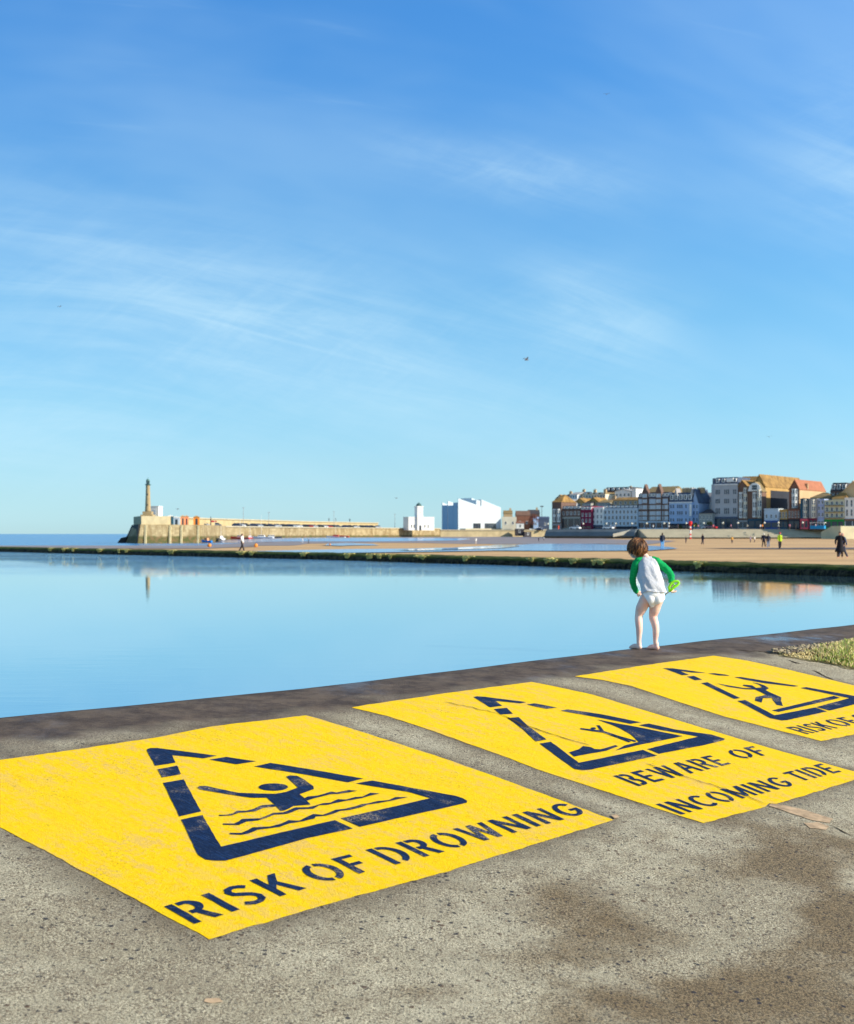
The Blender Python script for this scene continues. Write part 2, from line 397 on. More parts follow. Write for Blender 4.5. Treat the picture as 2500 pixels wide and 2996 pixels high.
sheen = n.math('MULTIPLY', wetf, n.rng(n.noise(1.6, 4, .6, stretch=(1, .7, 1)), .42, .76))
sy_ = n.t.nodes.new('ShaderNodeSeparateXYZ'); n.t.links.new(n.tc, sy_.inputs[0]); farw_ = n.rng(sy_.outputs[1], 11.2, 12.6)
rough = n.rng(sheen, 0, 1, .85, n.rng(farw_, 0, 1, .36, .14))
hgt = n.math('ADD', n.math('MULTIPLY', fine, .8), n.math('ADD', n.math('MULTIPLY', mid, .8), n.math('MULTIPLY', n.math('ADD', pA, n.math('MULTIPLY', pB, .5)), .4)))
hgt = n.math('MULTIPLY', hgt, n.rng(sheen, 0, 1, 1.0, n.rng(farw_, 0, 1, .30, .06)))
n.bump(hgt, .014, 1.0)
deck = link('deck', me, n.out(base, rough, .3)); tag(deck, kind='structure')
deck['label'] = 'pale exposed-aggregate concrete deck sloping down from the pool edge'
# paint
def paint(name, c1, c2, yel):
    n = NT(name)
    u = n.map(n.tc, (1, 1, 1), (0, 0, R(-48)))
    st = n.noise(1, 6, .7, vec=n.map(u, (120, 8, 1))); st2 = n.noise(1, 7, .7, vec=n.map(u, (16, 5, 1)))
    f = n.noise(150, 5, .75); g = n.noise(38, 6, .72); big = n.noise(1.6, 5, .65); b2 = n.noise(.8, 3, .6, stretch=(1.3, 1, 1))
    col = n.mix(n.math('MULTIPLY', n.rng(st, .44, .66), .85), c1, c2)
    if yel:
        thin = n.math('MULTIPLY', n.rng(n.math('ADD', n.math('MULTIPLY', st2, .55), n.math('MULTIPLY', g, .45)), .475, .575), n.rng(b2, .36, .60, .22, .95))
        col = n.mix(thin, col, srgb(234, 192, 92))
        col = n.mix(n.math('MULTIPLY', n.rng(g, .46, .34), .35), col, srgb(236, 168, 6))
        pit = n.math('MULTIPLY', n.rng(f, .40, .30), n.rng(big, .38, .62, .3, .9)); col = n.mix(pit, col, srgb(140, 100, 30))
        ch = n.math('MULTIPLY', n.rng(n.noise(64, 6, .85), .57, .63), n.rng(n.noise(2.6, 4, .65), .53, .62)); col = n.mix(n.math('MULTIPLY', ch, .85), col, srgb(104, 78, 40))
    else:
        col = n.mix(n.math('MULTIPLY', n.rng(g, .52, .66), .5), col, srgb(44, 64, 104))
        pit = n.math('MULTIPLY', n.rng(f, .38, .30), .8); col = n.mix(pit, col, srgb(170, 160, 130))
        ch = n.math('MULTIPLY', n.rng(n.noise(110, 6, .85), .50, .58), n.rng(n.noise(3.2, 4, .65), .51, .62)); col = n.mix(n.math('MULTIPLY', ch, .85), col, srgb(190, 172, 140))
    n.bump(n.math('ADD', n.math('MULTIPLY', f, .8), n.math('ADD', n.math('MULTIPLY', g, .6), n.math('MULTIPLY', st, .35))), .008, .9)
    return n.out(col, .75, .15)
YEL = paint('yellow_paint', srgb(252, 211, 0), srgb(250, 196, 0), True)
NAVY = paint('navy_paint', srgb(12, 32, 62), srgb(26, 58, 104), False)
# stencil letters: strokes on a 0..1 x 0..1 box (thickness th in units of height), given as closed outlines
def arc(cx, cy, rx, ry, a0, a1, n=14): return [(cx+rx*math.cos(R(a0+(a1-a0)*k/n)), cy+ry*math.sin(R(a0+(a1-a0)*k/n))) for k in range(n+1)]
def band(cx, cy, rx, ry, a0, a1, tx, ty, n=14): return arc(cx, cy, rx, ry, a0, a1, n)+arc(cx, cy, rx-tx, ry-ty, a1, a0, n)
t = .17
def spine_band(pts, th):
    a = []; b = []
    for i, p in enumerate(pts):
        q, r = pts[max(0, i-1)], pts[min(len(pts)-1, i+1)]; dx, dy = r[0]-q[0], r[1]-q[1]; l = math.hypot(dx, dy)
        a.append((p[0]-dy/l*th/2, p[1]+dx/l*th/2)); b.append((p[0]+dy/l*th/2, p[1]-dx/l*th/2))
    return a+b[::-1]
def letter(c):
    """returns (advance width, [outlines]) in units of cap height"""
    q = lambda *p: list(p)
    if c == 'I': return .19, [q((0, 0), (.18, 0), (.18, 1), (0, 1))]
    if c == 'R': return .66, [q((0, 0), (t, 0), (t, 1), (0, 1)),
        [(.24, 1), (.24, .85)]+arc(.36, .70, .10, .15, 90, -90, 8)+[(.24, .55), (.24, .40), (.32, .40), (.47, 0), (.66, 0), (.49, .43)]+arc(.36, .71, .28, .29, -62, 90, 12)]
    if c == 'S':
        return .60, [spine_band([(.53, .80), (.42, .90), (.29, .925), (.16, .88), (.09, .76), (.13, .63), (.27, .54), (.42, .45), (.50, .32), (.47, .17), (.36, .085), (.22, .08), (.05, .17)], .155)]
    if c == 'K': return .66, [q((0, 0), (t, 0), (t, 1), (0, 1)), q((t, .34), (.30, .50), (.50, 0), (.68, 0), (.42, .63), (.64, 1), (.45, 1), (t, .58))]
    if c == 'O': return .80, [band(.40, .5, .40, .5, 100, 262, .17, .15), band(.40, .5, .40, .5, 82, -80, .17, .15)]
    if c == 'F': return .50, [q((0, 0), (t, 0), (t, .42), (.45, .42), (.45, .57), (t, .57), (t, .85), (.50, .85), (.50, 1), (0, 1))]
    if c == 'D': return .70, [q((0, 0), (t, 0), (t, 1), (0, 1)), [(.24, 1), (.24, .85)]+arc(.28, .5, .24, .35, 90, -74, 12)+arc(.28, .5, .42, .5, -74, 90, 14)]
    if c == 'W': return 1.0, [q((.18, 0), (.34, 0), (.50, .62), (.66, 0), (.82, 0), (1.0, 1), (.84, 1), (.73, .35), (.57, 1), (.43, 1), (.27, .35), (.16, 1), (0, 1))]
    if c == 'N': return .70, [q((0, 0), (.16, 0), (.16, .66), (.52, 0), (.70, 0), (.70, 1), (.54, 1), (.54, .34), (.18, 1), (0, 1))]
    if c == 'G': return .74, [arc(.40, .5, .40, .5, 40, 335, 18)+[(.76, .52), (.44, .52), (.44, .38), (.60, .38)]+arc(.40, .5, .22, .35, 310, 45, 14)]
    if c == 'C': return .68, [arc(.40, .5, .40, .5, 45, 315, 18)+arc(.40, .5, .23, .35, 310, 50, 14)]
    if c == 'B': return .62, [q((0, 0), (t, 0), (t, 1), (0, 1)),
        [(.24, 1), (.24, .86)]+arc(.34, .75, .09, .11, 90, -90, 6)+[(.28, .63), (.28, .50)]+arc(.34, .27, .10, .13, 90, -90, 6)+[(.24, .14), (.24, 0)]+arc(.34, .28, .27, .28, -90, 62, 10)+arc(.34, .76, .24, .24, -40, 90, 8)]
    if c == 'E': return .54, [q((0, 0), (.54, 0), (.54, .15), (t, .15), (t, .43), (.48, .43), (.48, .57), (t, .57), (t, .85), (.53, .85), (.53, 1), (0, 1))]
    if c == 'A': return .76, [q((0, 0), (.18, 0), (.38, .80), (.42, 1), (.30, 1)), q((.47, 1), (.42, .80), (.48, .50), (.30, .50), (.27, .34), (.53, .34), (.60, 0), (.78, 0), (.56, 1))]
    if c == 'M': return .86, [q((0, 0), (.16, 0), (.16, .62), (.36, .10), (.50, .10), (.70, .62), (.70, 0), (.86, 0), (.86, 1), (.68, 1), (.43, .36), (.18, 1), (0, 1))]
    if c == 'T': return .60, [q((0, .85), (.21, .85), (.21, 0), (.38, 0), (.38, .85), (.60, .85), (.60, 1), (0, 1))]
def dens(poly, m=.12):
    r = []
    for i, a in enumerate(poly):
        b = poly[(i+1) % len(poly)]; k = max(1, int(math.hypot(b[0]-a[0], b[1]-a[1])/m))
        r += [(a[0]+(b[0]-a[0])*j/k, a[1]+(b[1]-a[1])*j/k) for j in range(k)]
    return r
def word(txt, TL, TR, BR, BL, gap=.20):
    """lays a word over the quadrilateral whose corners lie at these photo points, on the deck"""
    c = [hit(p[0], p[1], deck_z) for p in (BL, BR, TR, TL)]
    ws = [letter(ch)[0] for ch in txt]; tot = sum(ws)+gap*(len(txt)-1); polys = []; x = 0
    for ch, wd in zip(txt, ws):
        for o in letter(ch)[1]:
            q = []
            for (a, b) in dens(o):
                u = (x+a)/tot; v = b
                q.append(tuple((c[0][k]*(1-u)+c[1][k]*u)*(1-v)+(c[3][k]*(1-u)+c[2][k]*u)*v for k in (0, 1)))
            polys.append(q)
        x += wd+gap
    return polys
t1 = lambda *p: T(420, 2180, 3.504, p); t2 = lambda *p: T(900, 2200, 3.369, p)
t3 = lambda *p: T(1380, 2010, 2.2753, p); t4 = lambda *p: T(1920, 1930, 3.0207, p)
def ell(cx, cy, a, b, n=20): return [(cx+a*math.cos(2*math.pi*k/n), cy+b*math.sin(2*math.pi*k/n)) for k in range(n)]
def toxy(polys): return [[hit(p[0], p[1], deck_z) for p in q] for q in polys]
tri1 = [t1((35, 62), (45, 48), (75, 40), (140, 38), (755, 118), (620, 145), (292, 112), (328, 190), (120, 222), (70, 125)),
        t1((145, 258), (345, 220), (390, 308), (190, 342)), t1((203, 398), (412, 362), (588, 690), (370, 742)),
        t1((388, 775), (605, 728), (795, 1052))+t2((0, 745), (270, 682), (445, 765), (0, 860))+t1((1040, 1145), (850, 1195), (740, 1196), (640, 1185), (565, 1140)),
        t1((675, 158), (850, 130), (1155, 175), (960, 207)),
        t1((1135, 228), (1300, 192))+t2((0, 175), (550, 272), (400, 308), (0, 235)),
        t2((480, 320), (635, 290), (1450, 440), (1530, 465), (1575, 490), (1570, 510), (1520, 522), (520, 748), (330, 665), (1215, 465), (1000, 405))]
sym1 = [t1(*[(x, y) for x, y in ell(1333, 440, 150, 38)]),
        t1((555, 445), (580, 430), (640, 428), (760, 455), (980, 500), (1200, 507), (1350, 510), (1460, 490), (1585, 445), (1465, 332), (1500, 320), (1575, 325), (1660, 370),
           (1740, 430), (1745, 462), (1600, 515), (1650, 552), (1680, 585), (1715, 620), (1540, 635), (1490, 665), (1450, 680), (1410, 685), (1370, 645), (1335, 610), (1265, 550), (1100, 550), (900, 520), (720, 488), (580, 465)),
        t1((778, 725), (850, 725), (920, 710), (960, 683), (1050, 685), (1130, 665), (1200, 628), (1330, 618), (1370, 640), (1300, 645), (1230, 655), (1150, 690), (1050, 700), (980, 705), (900, 732), (780, 738)),
        t1((1650, 555), (1690, 535))+t2((0, 450), (100, 440), (170, 420), (230, 400), (290, 410), (400, 385), (495, 392), (400, 410), (300, 425), (230, 425), (130, 452), (40, 475))+t1((1680, 580)),
        t1((818, 815), (930, 815), (985, 790), (1010, 768), (1200, 762), (1330, 705), (1430, 700), (1560, 650), (1690, 648))+t2((67, 543), (150, 515), (230, 510), (300, 475), (380, 480), (470, 455), (540, 450), (620, 412), (715, 420), (620, 440), (540, 465), (460, 480), (390, 490), (300, 510), (200, 530), (120, 535), (60, 572))+t1((1600, 668), (1480, 715), (1350, 725), (1180, 785), (1060, 795), (980, 830), (820, 828)),
        t1((885, 912), (1000, 912), (1080, 880), (1120, 855), (1300, 845), (1400, 820), (1490, 780), (1600, 785), (1690, 740))+t2((60, 622), (150, 630), (210, 610), (280, 580), (370, 570), (470, 545), (530, 525), (610, 515), (690, 495), (800, 485), (870, 455), (995, 455), (900, 475), (780, 500), (700, 515), (600, 530), (530, 555), (430, 580), (330, 590), (270, 615), (180, 640), (80, 648))+t1((1752, 765), (1650, 790), (1500, 812), (1400, 850), (1180, 877), (1080, 917), (1000, 932), (885, 925))]
tri2 = [t3((15, 72), (35, 66), (90, 70), (365, 105), (325, 113), (160, 97), (205, 130), (125, 140)), t3((150, 152), (235, 143), (275, 183), (195, 188)),
        t3((243, 212), (312, 205), (385, 270), (500, 355), (430, 368), (340, 285)),
        t3((455, 382), (530, 370), (715, 510), (1140, 424), (1235, 462), (800, 555), (740, 560), (690, 552), (600, 490)),
        t3((370, 122), (420, 113), (570, 142), (500, 150)), t3((595, 163), (640, 153), (860, 185), (1130, 240), (1060, 250), (870, 212)),
        t3((1120, 260), (1180, 248), (1370, 290), (1600, 322), (1690, 350), (1680, 360), (1560, 390), (1250, 450), (1170, 418), (1510, 335), (1260, 290))]
sym2 = [t3((835, 220), (960, 245), (1100, 270), (1410, 332), (1130, 388), (960, 428), (1020, 395), (1115, 370), (1060, 320), (990, 280), (930, 255)),
        t3((652, 440), (715, 420), (745, 398), (795, 405), (820, 418), (860, 420), (960, 392), (975, 400), (900, 430), (685, 468)),
        t3((832, 260), (853, 260), (885, 298), (980, 330), (1100, 363), (1092, 372), (970, 341), (895, 312), (1060, 368), (1050, 374), (880, 310), (800, 299), (725, 287), (727, 278), (820, 289), (858, 294)), t3(*ell(812, 280, 17, 7, 12))]
tri3 = [t4((65, 80), (150, 82), (290, 100), (445, 122), (330, 120), (215, 106), (292, 138), (235, 143)), t4((275, 155), (335, 148), (410, 182), (345, 188)),
        t4((400, 212), (455, 205), (745, 345), (690, 352)), t4((722, 370), (790, 362), (1050, 498), (1410, 428), (1515, 463), (1160, 540), (1110, 543), (1010, 522)),
        t4((460, 128), (520, 125), (620, 138), (655, 148), (560, 145)), t4((695, 160), (750, 158), (960, 192), (1265, 238), (1220, 243), (960, 213), (800, 185)),
        t4((1280, 255), (1330, 248), (1752, 325), (1835, 348), (1850, 365), (1820, 385), (1540, 456), (1420, 425), (1710, 345), (1300, 260))]
sym3 = [t4((1025, 455), (1575, 325), (1630, 343), (1090, 468)),
        t4((540, 215), (640, 233), (780, 256), (860, 258), (770, 235), (775, 226), (850, 232), (885, 255), (940, 250), (910, 225), (850, 208), (890, 210), (960, 232), (1000, 258), (972, 275), (1000, 290), (1110, 340), (1105, 365), (1125, 415), (1070, 405), (1035, 365), (1030, 345), (950, 345), (935, 385), (875, 368), (885, 335), (950, 322), (975, 315), (880, 270), (790, 267), (640, 245))]
w1 = word('RISK', (480, 2656), (806, 2557), (895, 2603), (570, 2707))+word('OF', (860, 2544), (1022, 2503), (1104, 2545), (946, 2589))+word('DROWNING', (1071, 2490), (1652, 2350), (1720, 2382), (1159, 2533))
w2 = word('BEWARE', (1795, 2273), (2079, 2212), (2141, 2237), (1870, 2303))+word('OF', (2119, 2200), (2203, 2185), (2258, 2209), (2173, 2224)); w2b = word('INCOMING', (1920, 2356), (2270, 2274), (2330, 2299), (1996, 2386))+word('TIDE', (2290, 2264), (2403, 2236), (2464, 2260), (2350, 2288))
w3 = word('RISK', (2300, 2131), (2392, 2113), (2454, 2132), (2364, 2150))+word('OF', (2405, 2110), (2467, 2100), (2532, 2117), (2468, 2129))+word('S', (2484, 2096), (2510, 2091), (2572, 2107), (2548, 2112))
for nm, lab, sub, outline, tri, sym, wd in (
    ('drowning', 'nearest yellow painted ground sign, reading RISK OF DROWNING with a navy swimmer in waves', 'swimmer_symbol', PX[0], tri1, sym1, [w1]),
    ('tide', 'yellow painted ground sign reading BEWARE OF INCOMING TIDE with a thin crack running across it', 'cliff_symbol', PX[1], tri2, sym2, [w2, w2b]),
    ('slip', 'farthest yellow painted ground sign, with a slipping figure, cut off at the right', 'slipping_figure_symbol', PX[2], tri3, sym3, [w3])):
    c = [sum(p[k] for p in outline)/len(outline) for k in (0, 1)]
    root = thing('painted_sign', lab, 'painted sign', (c[0], c[1], deck_z(*c)), 0, 'yellow warning signs painted on the deck')
    for pn, polys, off, mt, rg in (('yellow_panel', [outline], .0022, YEL, .006), ('warning_triangle', toxy([dens(q, 25) for q in tri]), .0044, NAVY, .003), (sub, toxy([dens(q, 12) for q in sym]), .0044, NAVY, .0025), *[('lettering', w_, .0044, NAVY, .0022) for w_ in wd]):
        o = sheet(pn, None, deck_z, off, mt, None, polys=polys, rag=rg)
        o.data.transform(Matrix.Translation(-root.location)); o.parent = root
print('panel sides', [[round(math.dist(q[a], q[b]), 2) for a, b in ((0, 5), (5, 9), (9, 14), (14, 0))] for q in PX[:1]])
# cracks and repairs in the slab
def ribbon(pts, wpx=2.2, seed=1):
    rnd = random.Random(seed); xy = []
    for i in range(len(pts)-1):
        a, b = pts[i], pts[i+1]; k = max(1, int(math.dist(a, b)/14))
        for j in range(k): xy.append(hit(a[0]+(b[0]-a[0])*j/k+rnd.uniform(-2, 2), a[1]+(b[1]-a[1])*j/k+rnd.uniform(-1.6, 1.6), deck_z))
    xy.append(hit(*pts[-1], deck_z)); a = []; b = []
    for i, p in enumerate(xy):
        q, r = xy[max(0, i-1)], xy[min(len(xy)-1, i+1)]; dx, dy = r[0]-q[0], r[1]-q[1]; l = math.hypot(dx, dy) or 1
        h = .0038*wpx*(.35+rnd.random())*(0.3 if i in (0, len(xy)-1) else 1)/2
        a.append((p[0]-dy/l*h, p[1]+dx/l*h)); b.append((p[0]+dy/l*h, p[1]-dx/l*h))
    return [[a[i], a[i+1], b[i+1], b[i]] for i in range(len(a)-1)]
CRK = M('crack_shadow', srgb(62, 48, 30), .95, .3, 20)
cr = ribbon([(1300, 2056), (1437, 2085), (1488, 2102), (1540, 2126), (1622, 2153), (1725, 2184)], 2.2, 1)+ribbon([(1889, 2236), (1985, 2270), (2122, 2311), (2245, 2355)], 1.8, 2)
cr += ribbon([(1488, 2104), (1530, 2124), (1548, 2133)], 5, 3)
o = sheet('crack', None, deck_z, .0066, CRK, deck, polys=cr)
cr = ribbon([(2150, 1903), (2210, 1906), (2266, 1912)], 7, 4)+ribbon([(2310, 1932), (2345, 1944)], 8, 5)+ribbon([(2375, 1960), (2412, 1977), (2440, 1990)], 6, 6)+ribbon([(2430, 2416), (2500, 2450)], 3, 7)+ribbon([(1960, 1888), (2060, 1902)], 3, 9)+ribbon([(720, 2668-20+50), (724, 2690)], .1, 8)
o = sheet('crack', None, deck_z, .003, CRK, deck, polys=cr)
MORT = M('mortar', srgb(176, 150, 118), .9, .4, 22)
o = sheet('mortar_patch', [(2250, 2360), (2262, 2353), (2300, 2358), (2360, 2372), (2437, 2398), (2430, 2410), (2385, 2404), (2310, 2380)], deck_z, .003, MORT, deck, rag=.012)
o = sheet('mortar_patch', [(2350, 2408), (2395, 2408), (2425, 2420), (2415, 2430), (2370, 2424)], deck_z, .003, MORT, deck, rag=.014)
o = sheet('mortar_patch', [(605, 2925), (640, 2922), (655, 2932), (625, 2941), (600, 2936)], deck_z, .003, MORT, deck, rag=.012)
o = sheet('mortar_patch', [(1790, 2391), (1808, 2388), (1818, 2394), (1802, 2400)], deck_z, .007, MORT, deck, rag=.008)
# ------------------------------------------------------------------ pool water, sea, beach, pool wall
WALL = [(-62, 113), (-24.5, 72.6), (-4.85, 51.3), (2.8, 41.4), (10.24, 30.3), (15.4, 22.6)]
def water_mat(name, body, bumps, rough=.04):
    n = NT(name); h = None
    for sc, amt, st in bumps:
        v = n.math('MULTIPLY', n.noise(sc, 3, .55, stretch=st), amt); h = v if h is None else n.math('ADD', h, v)
    return n, h
n, h = water_mat('pool_water', None, ((3.2, 1.0, (.45, 1.5, 1)), (9, .35, (.5, 1.5, 1)), (.7, .5, (.6, 1.3, 1))))
amp = n.math('ADD', .032, n.math('MULTIPLY', n.attr('ripple'), n.rng(n.noise(.12, 4, .6, stretch=(1, 1.6, 1)), .35, .62, 1.2, 3.6)))
n.bump(n.math('MULTIPLY', h, amp), .05, .5)
n.b.inputs['IOR'].default_value = 1.33
PM = n.out(srgb(146, 198, 216), .02, .5, .86)
poly = [(-95, 60)]+WALL+[(15.9, 25.0)]
# water grid inside pool outline, made by sweeping between near edge and far wall
A = []; B = []
def resample(pts, n_):
    L_ = [0]
    for a, b in zip(pts, pts[1:]): L_.append(L_[-1]+math.dist(a, b))
    r = []
    for k in range(n_+1):
        t_ = L_[-1]*k/n_; i = 0
        while i < len(pts)-2 and L_[i+1] < t_: i += 1
        f = (t_-L_[i])/(L_[i+1]-L_[i]); r.append((pts[i][0]+(pts[i+1][0]-pts[i][0])*f, pts[i][1]+(pts[i+1][1]-pts[i][1])*f))
    return r
near = resample([(p[0]+.006, p[1]-.006) for p in EDGE], 60); farw = resample([(-95, 60)]+WALL, 60)
vs = []; rp = []
K = 40
for i in range(61):
    for j in range(K+1):
        f = j/K; x = near[i][0]*(1-f)+farw[i][0]*f; y = near[i][1]*(1-f)+farw[i][1]*f
        vs.append((x, y, WATER)); rp.append(sm(29, 43, y))
fs = [(i*(K+1)+j, (i+1)*(K+1)+j, (i+1)*(K+1)+j+1, i*(K+1)+j+1) for i in range(60) for j in range(K)]
me = bpy.data.meshes.new('pool_water'); me.from_pydata(vs, [], fs)
a = me.attributes.new('ripple', 'FLOAT', 'POINT'); a.data.foreach_set('value', rp)
for p in me.polygons:
    if p.normal.z < 0: p.flip()
me.validate()
tag(link('pool_water', me, PM), kind='structure')['label'] = 'calm pale blue water of the tidal bathing pool'
n, h = water_mat('sea_water', None, ((.22, 1.0, (1, 2, 1)), (1.2, .3, (1, 1.5, 1))))
n.bump(h, .6, 1.0); n.b.inputs['IOR'].default_value = 1.33
sea = MB().add([(-6000, -200, 0), (6000, -200, 0), (6000, 9000, 0), (-6000, 9000, 0)], [(0, 1, 2, 3)]).build('sea', n.out(srgb(70, 130, 178), .2, .5))
tag(sea, kind='structure')
n = NT('sand')
f1 = n.noise(.06, 5, .6, stretch=(.6, 1.8, 1)); f2 = n.noise(1.5, 6, .65); f3 = n.noise(.25, 4, .6, stretch=(.4, 1.4, 1))
c = n.mix(n.rng(f1, .38, .62), srgb(216, 178, 124), srgb(188, 150, 106))
c = n.mix(n.math('MULTIPLY', n.rng(f3, .5, .62), .5), c, srgb(176, 140, 100))
c = n.mix(n.math('MULTIPLY', n.rng(f2, .55, .72), .5), c, srgb(140, 112, 84))
n.bump(n.math('ADD', n.math('MULTIPLY', n.noise(4, 5, .6), .5), n.math('MULTIPLY', n.noise(.8, 3, .6), 1.0)), .06, .8)
SAND = n.out(c, .85, .2)
def beach_z(x, y):
    z = sand_z(x, y)
    if y < 130:
        if seg_d(x, y, EDGE) > -.4: return .15
        if seg_d(x, y, WALL) > .5 : return .8
    return z
xs = [-600, -300, -180, -140]+[-120+4*i for i in range(76)]+[200, 240, 320, 500, 800]
ys = [-60, -20, 0]+[4+2*i for i in range(60)]+[126+6*i for i in range(120)]+[900, 1200]
vs = [(x, y, beach_z(x, y)) for y in ys for x in xs]; W_ = len(xs)
fs = [(j*W_+i, j*W_+i+1, (j+1)*W_+i+1, (j+1)*W_+i) for j in range(len(ys)-1) for i in range(W_-1)]
me = bpy.data.meshes.new('beach_sand'); me.from_pydata(vs, [], fs)
for p in me.polygons: p.use_smooth = True
beach = tag(link('beach_sand', me, SAND), kind='structure')
# wet sand flats and standing water on them
WET = M('wet_mud', srgb(146, 124, 108), .45, .16, .12, .5)
n = NT('shallow_water'); n.bump(n.noise(.5, 3, .5, stretch=(.5, 2, 1)), .1, .6); SH = n.out(srgb(92, 122, 178), .14, .5)
n = NT('shallow_water_bright'); n.bump(n.noise(.5, 3, .5, stretch=(.5, 2, 1)), .03, .3); SHB = n.out(srgb(150, 195, 220), .06, .6)
def flat(name, pts, off, mt): 
    o = sheet(name, pts, sand_z, off, mt, None, cut=8); tag(o, kind='structure'); return o
flat('wet_sand', [(560, 1594), (600, 1583), (700, 1574), (900, 1570), (1200, 1568.5), (1520, 1568), (1700, 1574), (1980, 1583), (1900, 1593), (1500, 1592), (1240, 1589), (1100, 1588), (900, 1591), (760, 1597)], .05, WET)
flat('wet_sand', [(-200, 1598.5), (-200, 1595), (100, 1593.5), (420, 1593.2), (640, 1596), (760, 1600), (600, 1606), (200, 1606), (-200, 1604)], .05, WET)
flat('shallow_water', [(600, 1586), (640, 1576), (760, 1573.5), (1000, 1573.5), (1250, 1575), (1380, 1577.5), (1340, 1582), (1100, 1585), (850, 1585), (700, 1589)], .10, SH)
flat('shallow_water', [(925, 1597), (960, 1591), (1020, 1589.5), (1090, 1592), (1110, 1596), (1000, 1599)], .10, SH)
flat('shallow_water', [(700, 1616), (860, 1612), (1010, 1609), (1200, 1607), (1330, 1604), (1470, 1597), (1560, 1592), (1700, 1592), (1860, 1596), (1960, 1602), (1985, 1607), (1900, 1613), (1650, 1614.5), (1450, 1613), (1300, 1616), (1100, 1619), (900, 1621), (760, 1621)], .08, SH)
flat('shallow_water', [(1150, 1612), (1300, 1608), (1430, 1602), (1455, 1595), (1500, 1595), (1522, 1601), (1470, 1607), (1340, 1611), (1200, 1614.5)], .13, SHB)
flat('wet_sand', [(2040, 1605), (2200, 1604.5), (2360, 1603.5), (2700, 1603), (2700, 1608.5), (2360, 1608), (2200, 1607.5)], .05, M('dark_wet_sand', srgb(104, 88, 78), .6, .2, .3))
# pool wall: sweep with rough, weedy front
n = NT('weedy_wall'); g = n.t.nodes.new('ShaderNodeNewGeometry'); sx = n.t.nodes.new('ShaderNodeSeparateXYZ'); n.t.links.new(g.outputs['Position'], sx.inputs[0])
zf = n.rng(n.math('ADD', sx.outputs[2], n.math('MULTIPLY', n.math('SUBTRACT', n.noise(5, 4, .7), .5), .10)), CZ-.90, CZ-.87)
cg = n.mix(n.rng(n.noise(1.3, 5, .7), .38, .62), srgb(44, 58, 16), srgb(78, 88, 28)); cd = n.mix(n.rng(n.noise(7, 5, .8), .42, .62), srgb(18, 15, 12), srgb(84, 72, 52))
cc = n.mix(zf, cd, cg); cc = n.mix(n.math('MULTIPLY', n.rng(n.noise(22, 4, .8), .56, .66), .7), cc, srgb(120, 112, 60))
n.bump(n.noise(18, 5, .8), .05, 1.0); WW = n.out(cc, .8, .2)
prof = [(0, -1.3), (0, -1.05), (.0, -1.0), (.02, -.95), (.05, -.90), (.14, -.87), (.5, -.86), (.9, -.86), (1.35, -.87), (1.5, -.95), (1.55, -1.9)]
pts = resample(WALL, 1100); vs = []
for i, p in enumerate(pts):
    q, r = pts[max(0, i-1)], pts[min(len(pts)-1, i+1)]; dx, dy = r[0]-q[0], r[1]-q[1]; l = math.hypot(dx, dy); nx, ny = -dy/l, dx/l
    if nx < 0: nx, ny = -nx, -ny
    for s, z in prof:
        if z > -1.05: z = (z+1.05)*1.4-1.05
        nz = noise.noise((p[0]*2.2+s*3, p[1]*2.2, z*9)); n2 = noise.noise((p[0]*.5, p[1]*.5, 3))
        o_ = s+nz*.06*(1 if z > -1.2 else 0)
        vs.append((p[0]+nx*o_, p[1]+ny*o_, CZ+z+nz*.035*(1 if z > -1.2 else 0)+n2*.012))
Np = len(prof); fs = [(i*Np+j, (i+1)*Np+j, (i+1)*Np+j+1, i*Np+j+1) for i in range(len(pts)-1) for j in range(Np-1)]
me = bpy.data.meshes.new('pool_wall'); me.from_pydata(vs, [], fs)
bm = bmesh.new(); bm.from_mesh(me); bmesh.ops.recalc_face_normals(bm, faces=bm.faces); bm.to_mesh(me); bm.free()
wallo = tag(link('pool_wall', me, WW), 'long low dark weed-covered wall at the far side of the pool', 'pool wall')
def wall_at(px):
    c = (px-CX)/F
    for (ax, ay), (bx, by) in zip(WALL, WALL[1:]):
        den = (bx-ax)-c*(by-ay); t_ = (c*ay-ax)/den
        if 0 <= t_ <= 1: return ax+(bx-ax)*t_, ay+(by-ay)*t_, (bx-ax, by-ay)
rnd = random.Random(11)
WL = ['at the far left, first of all', 'second from the far left', 'third from the far left, tiny', 'well left of the lighthouse reflection', 'left of the dark arm end', 'below the dark arm end', 'just below the stone arm head', 'under the pale-topped walker', 'touching the one below the walker', 'below the figure in white by the water', 'below the middle of the arm', 'left one of three below the arm', 'middle one of three below the arm', 'right one of three below the arm', 'below the white tower house', 'below the gallery windows', 'below the brick houses', 'below the navy shed', 'right of the one below the navy shed', 'left of the child', 'right of the child, last of the row']
WEED = M('yellow_seaweed', srgb(204, 190, 116), .8, .35, 6); 
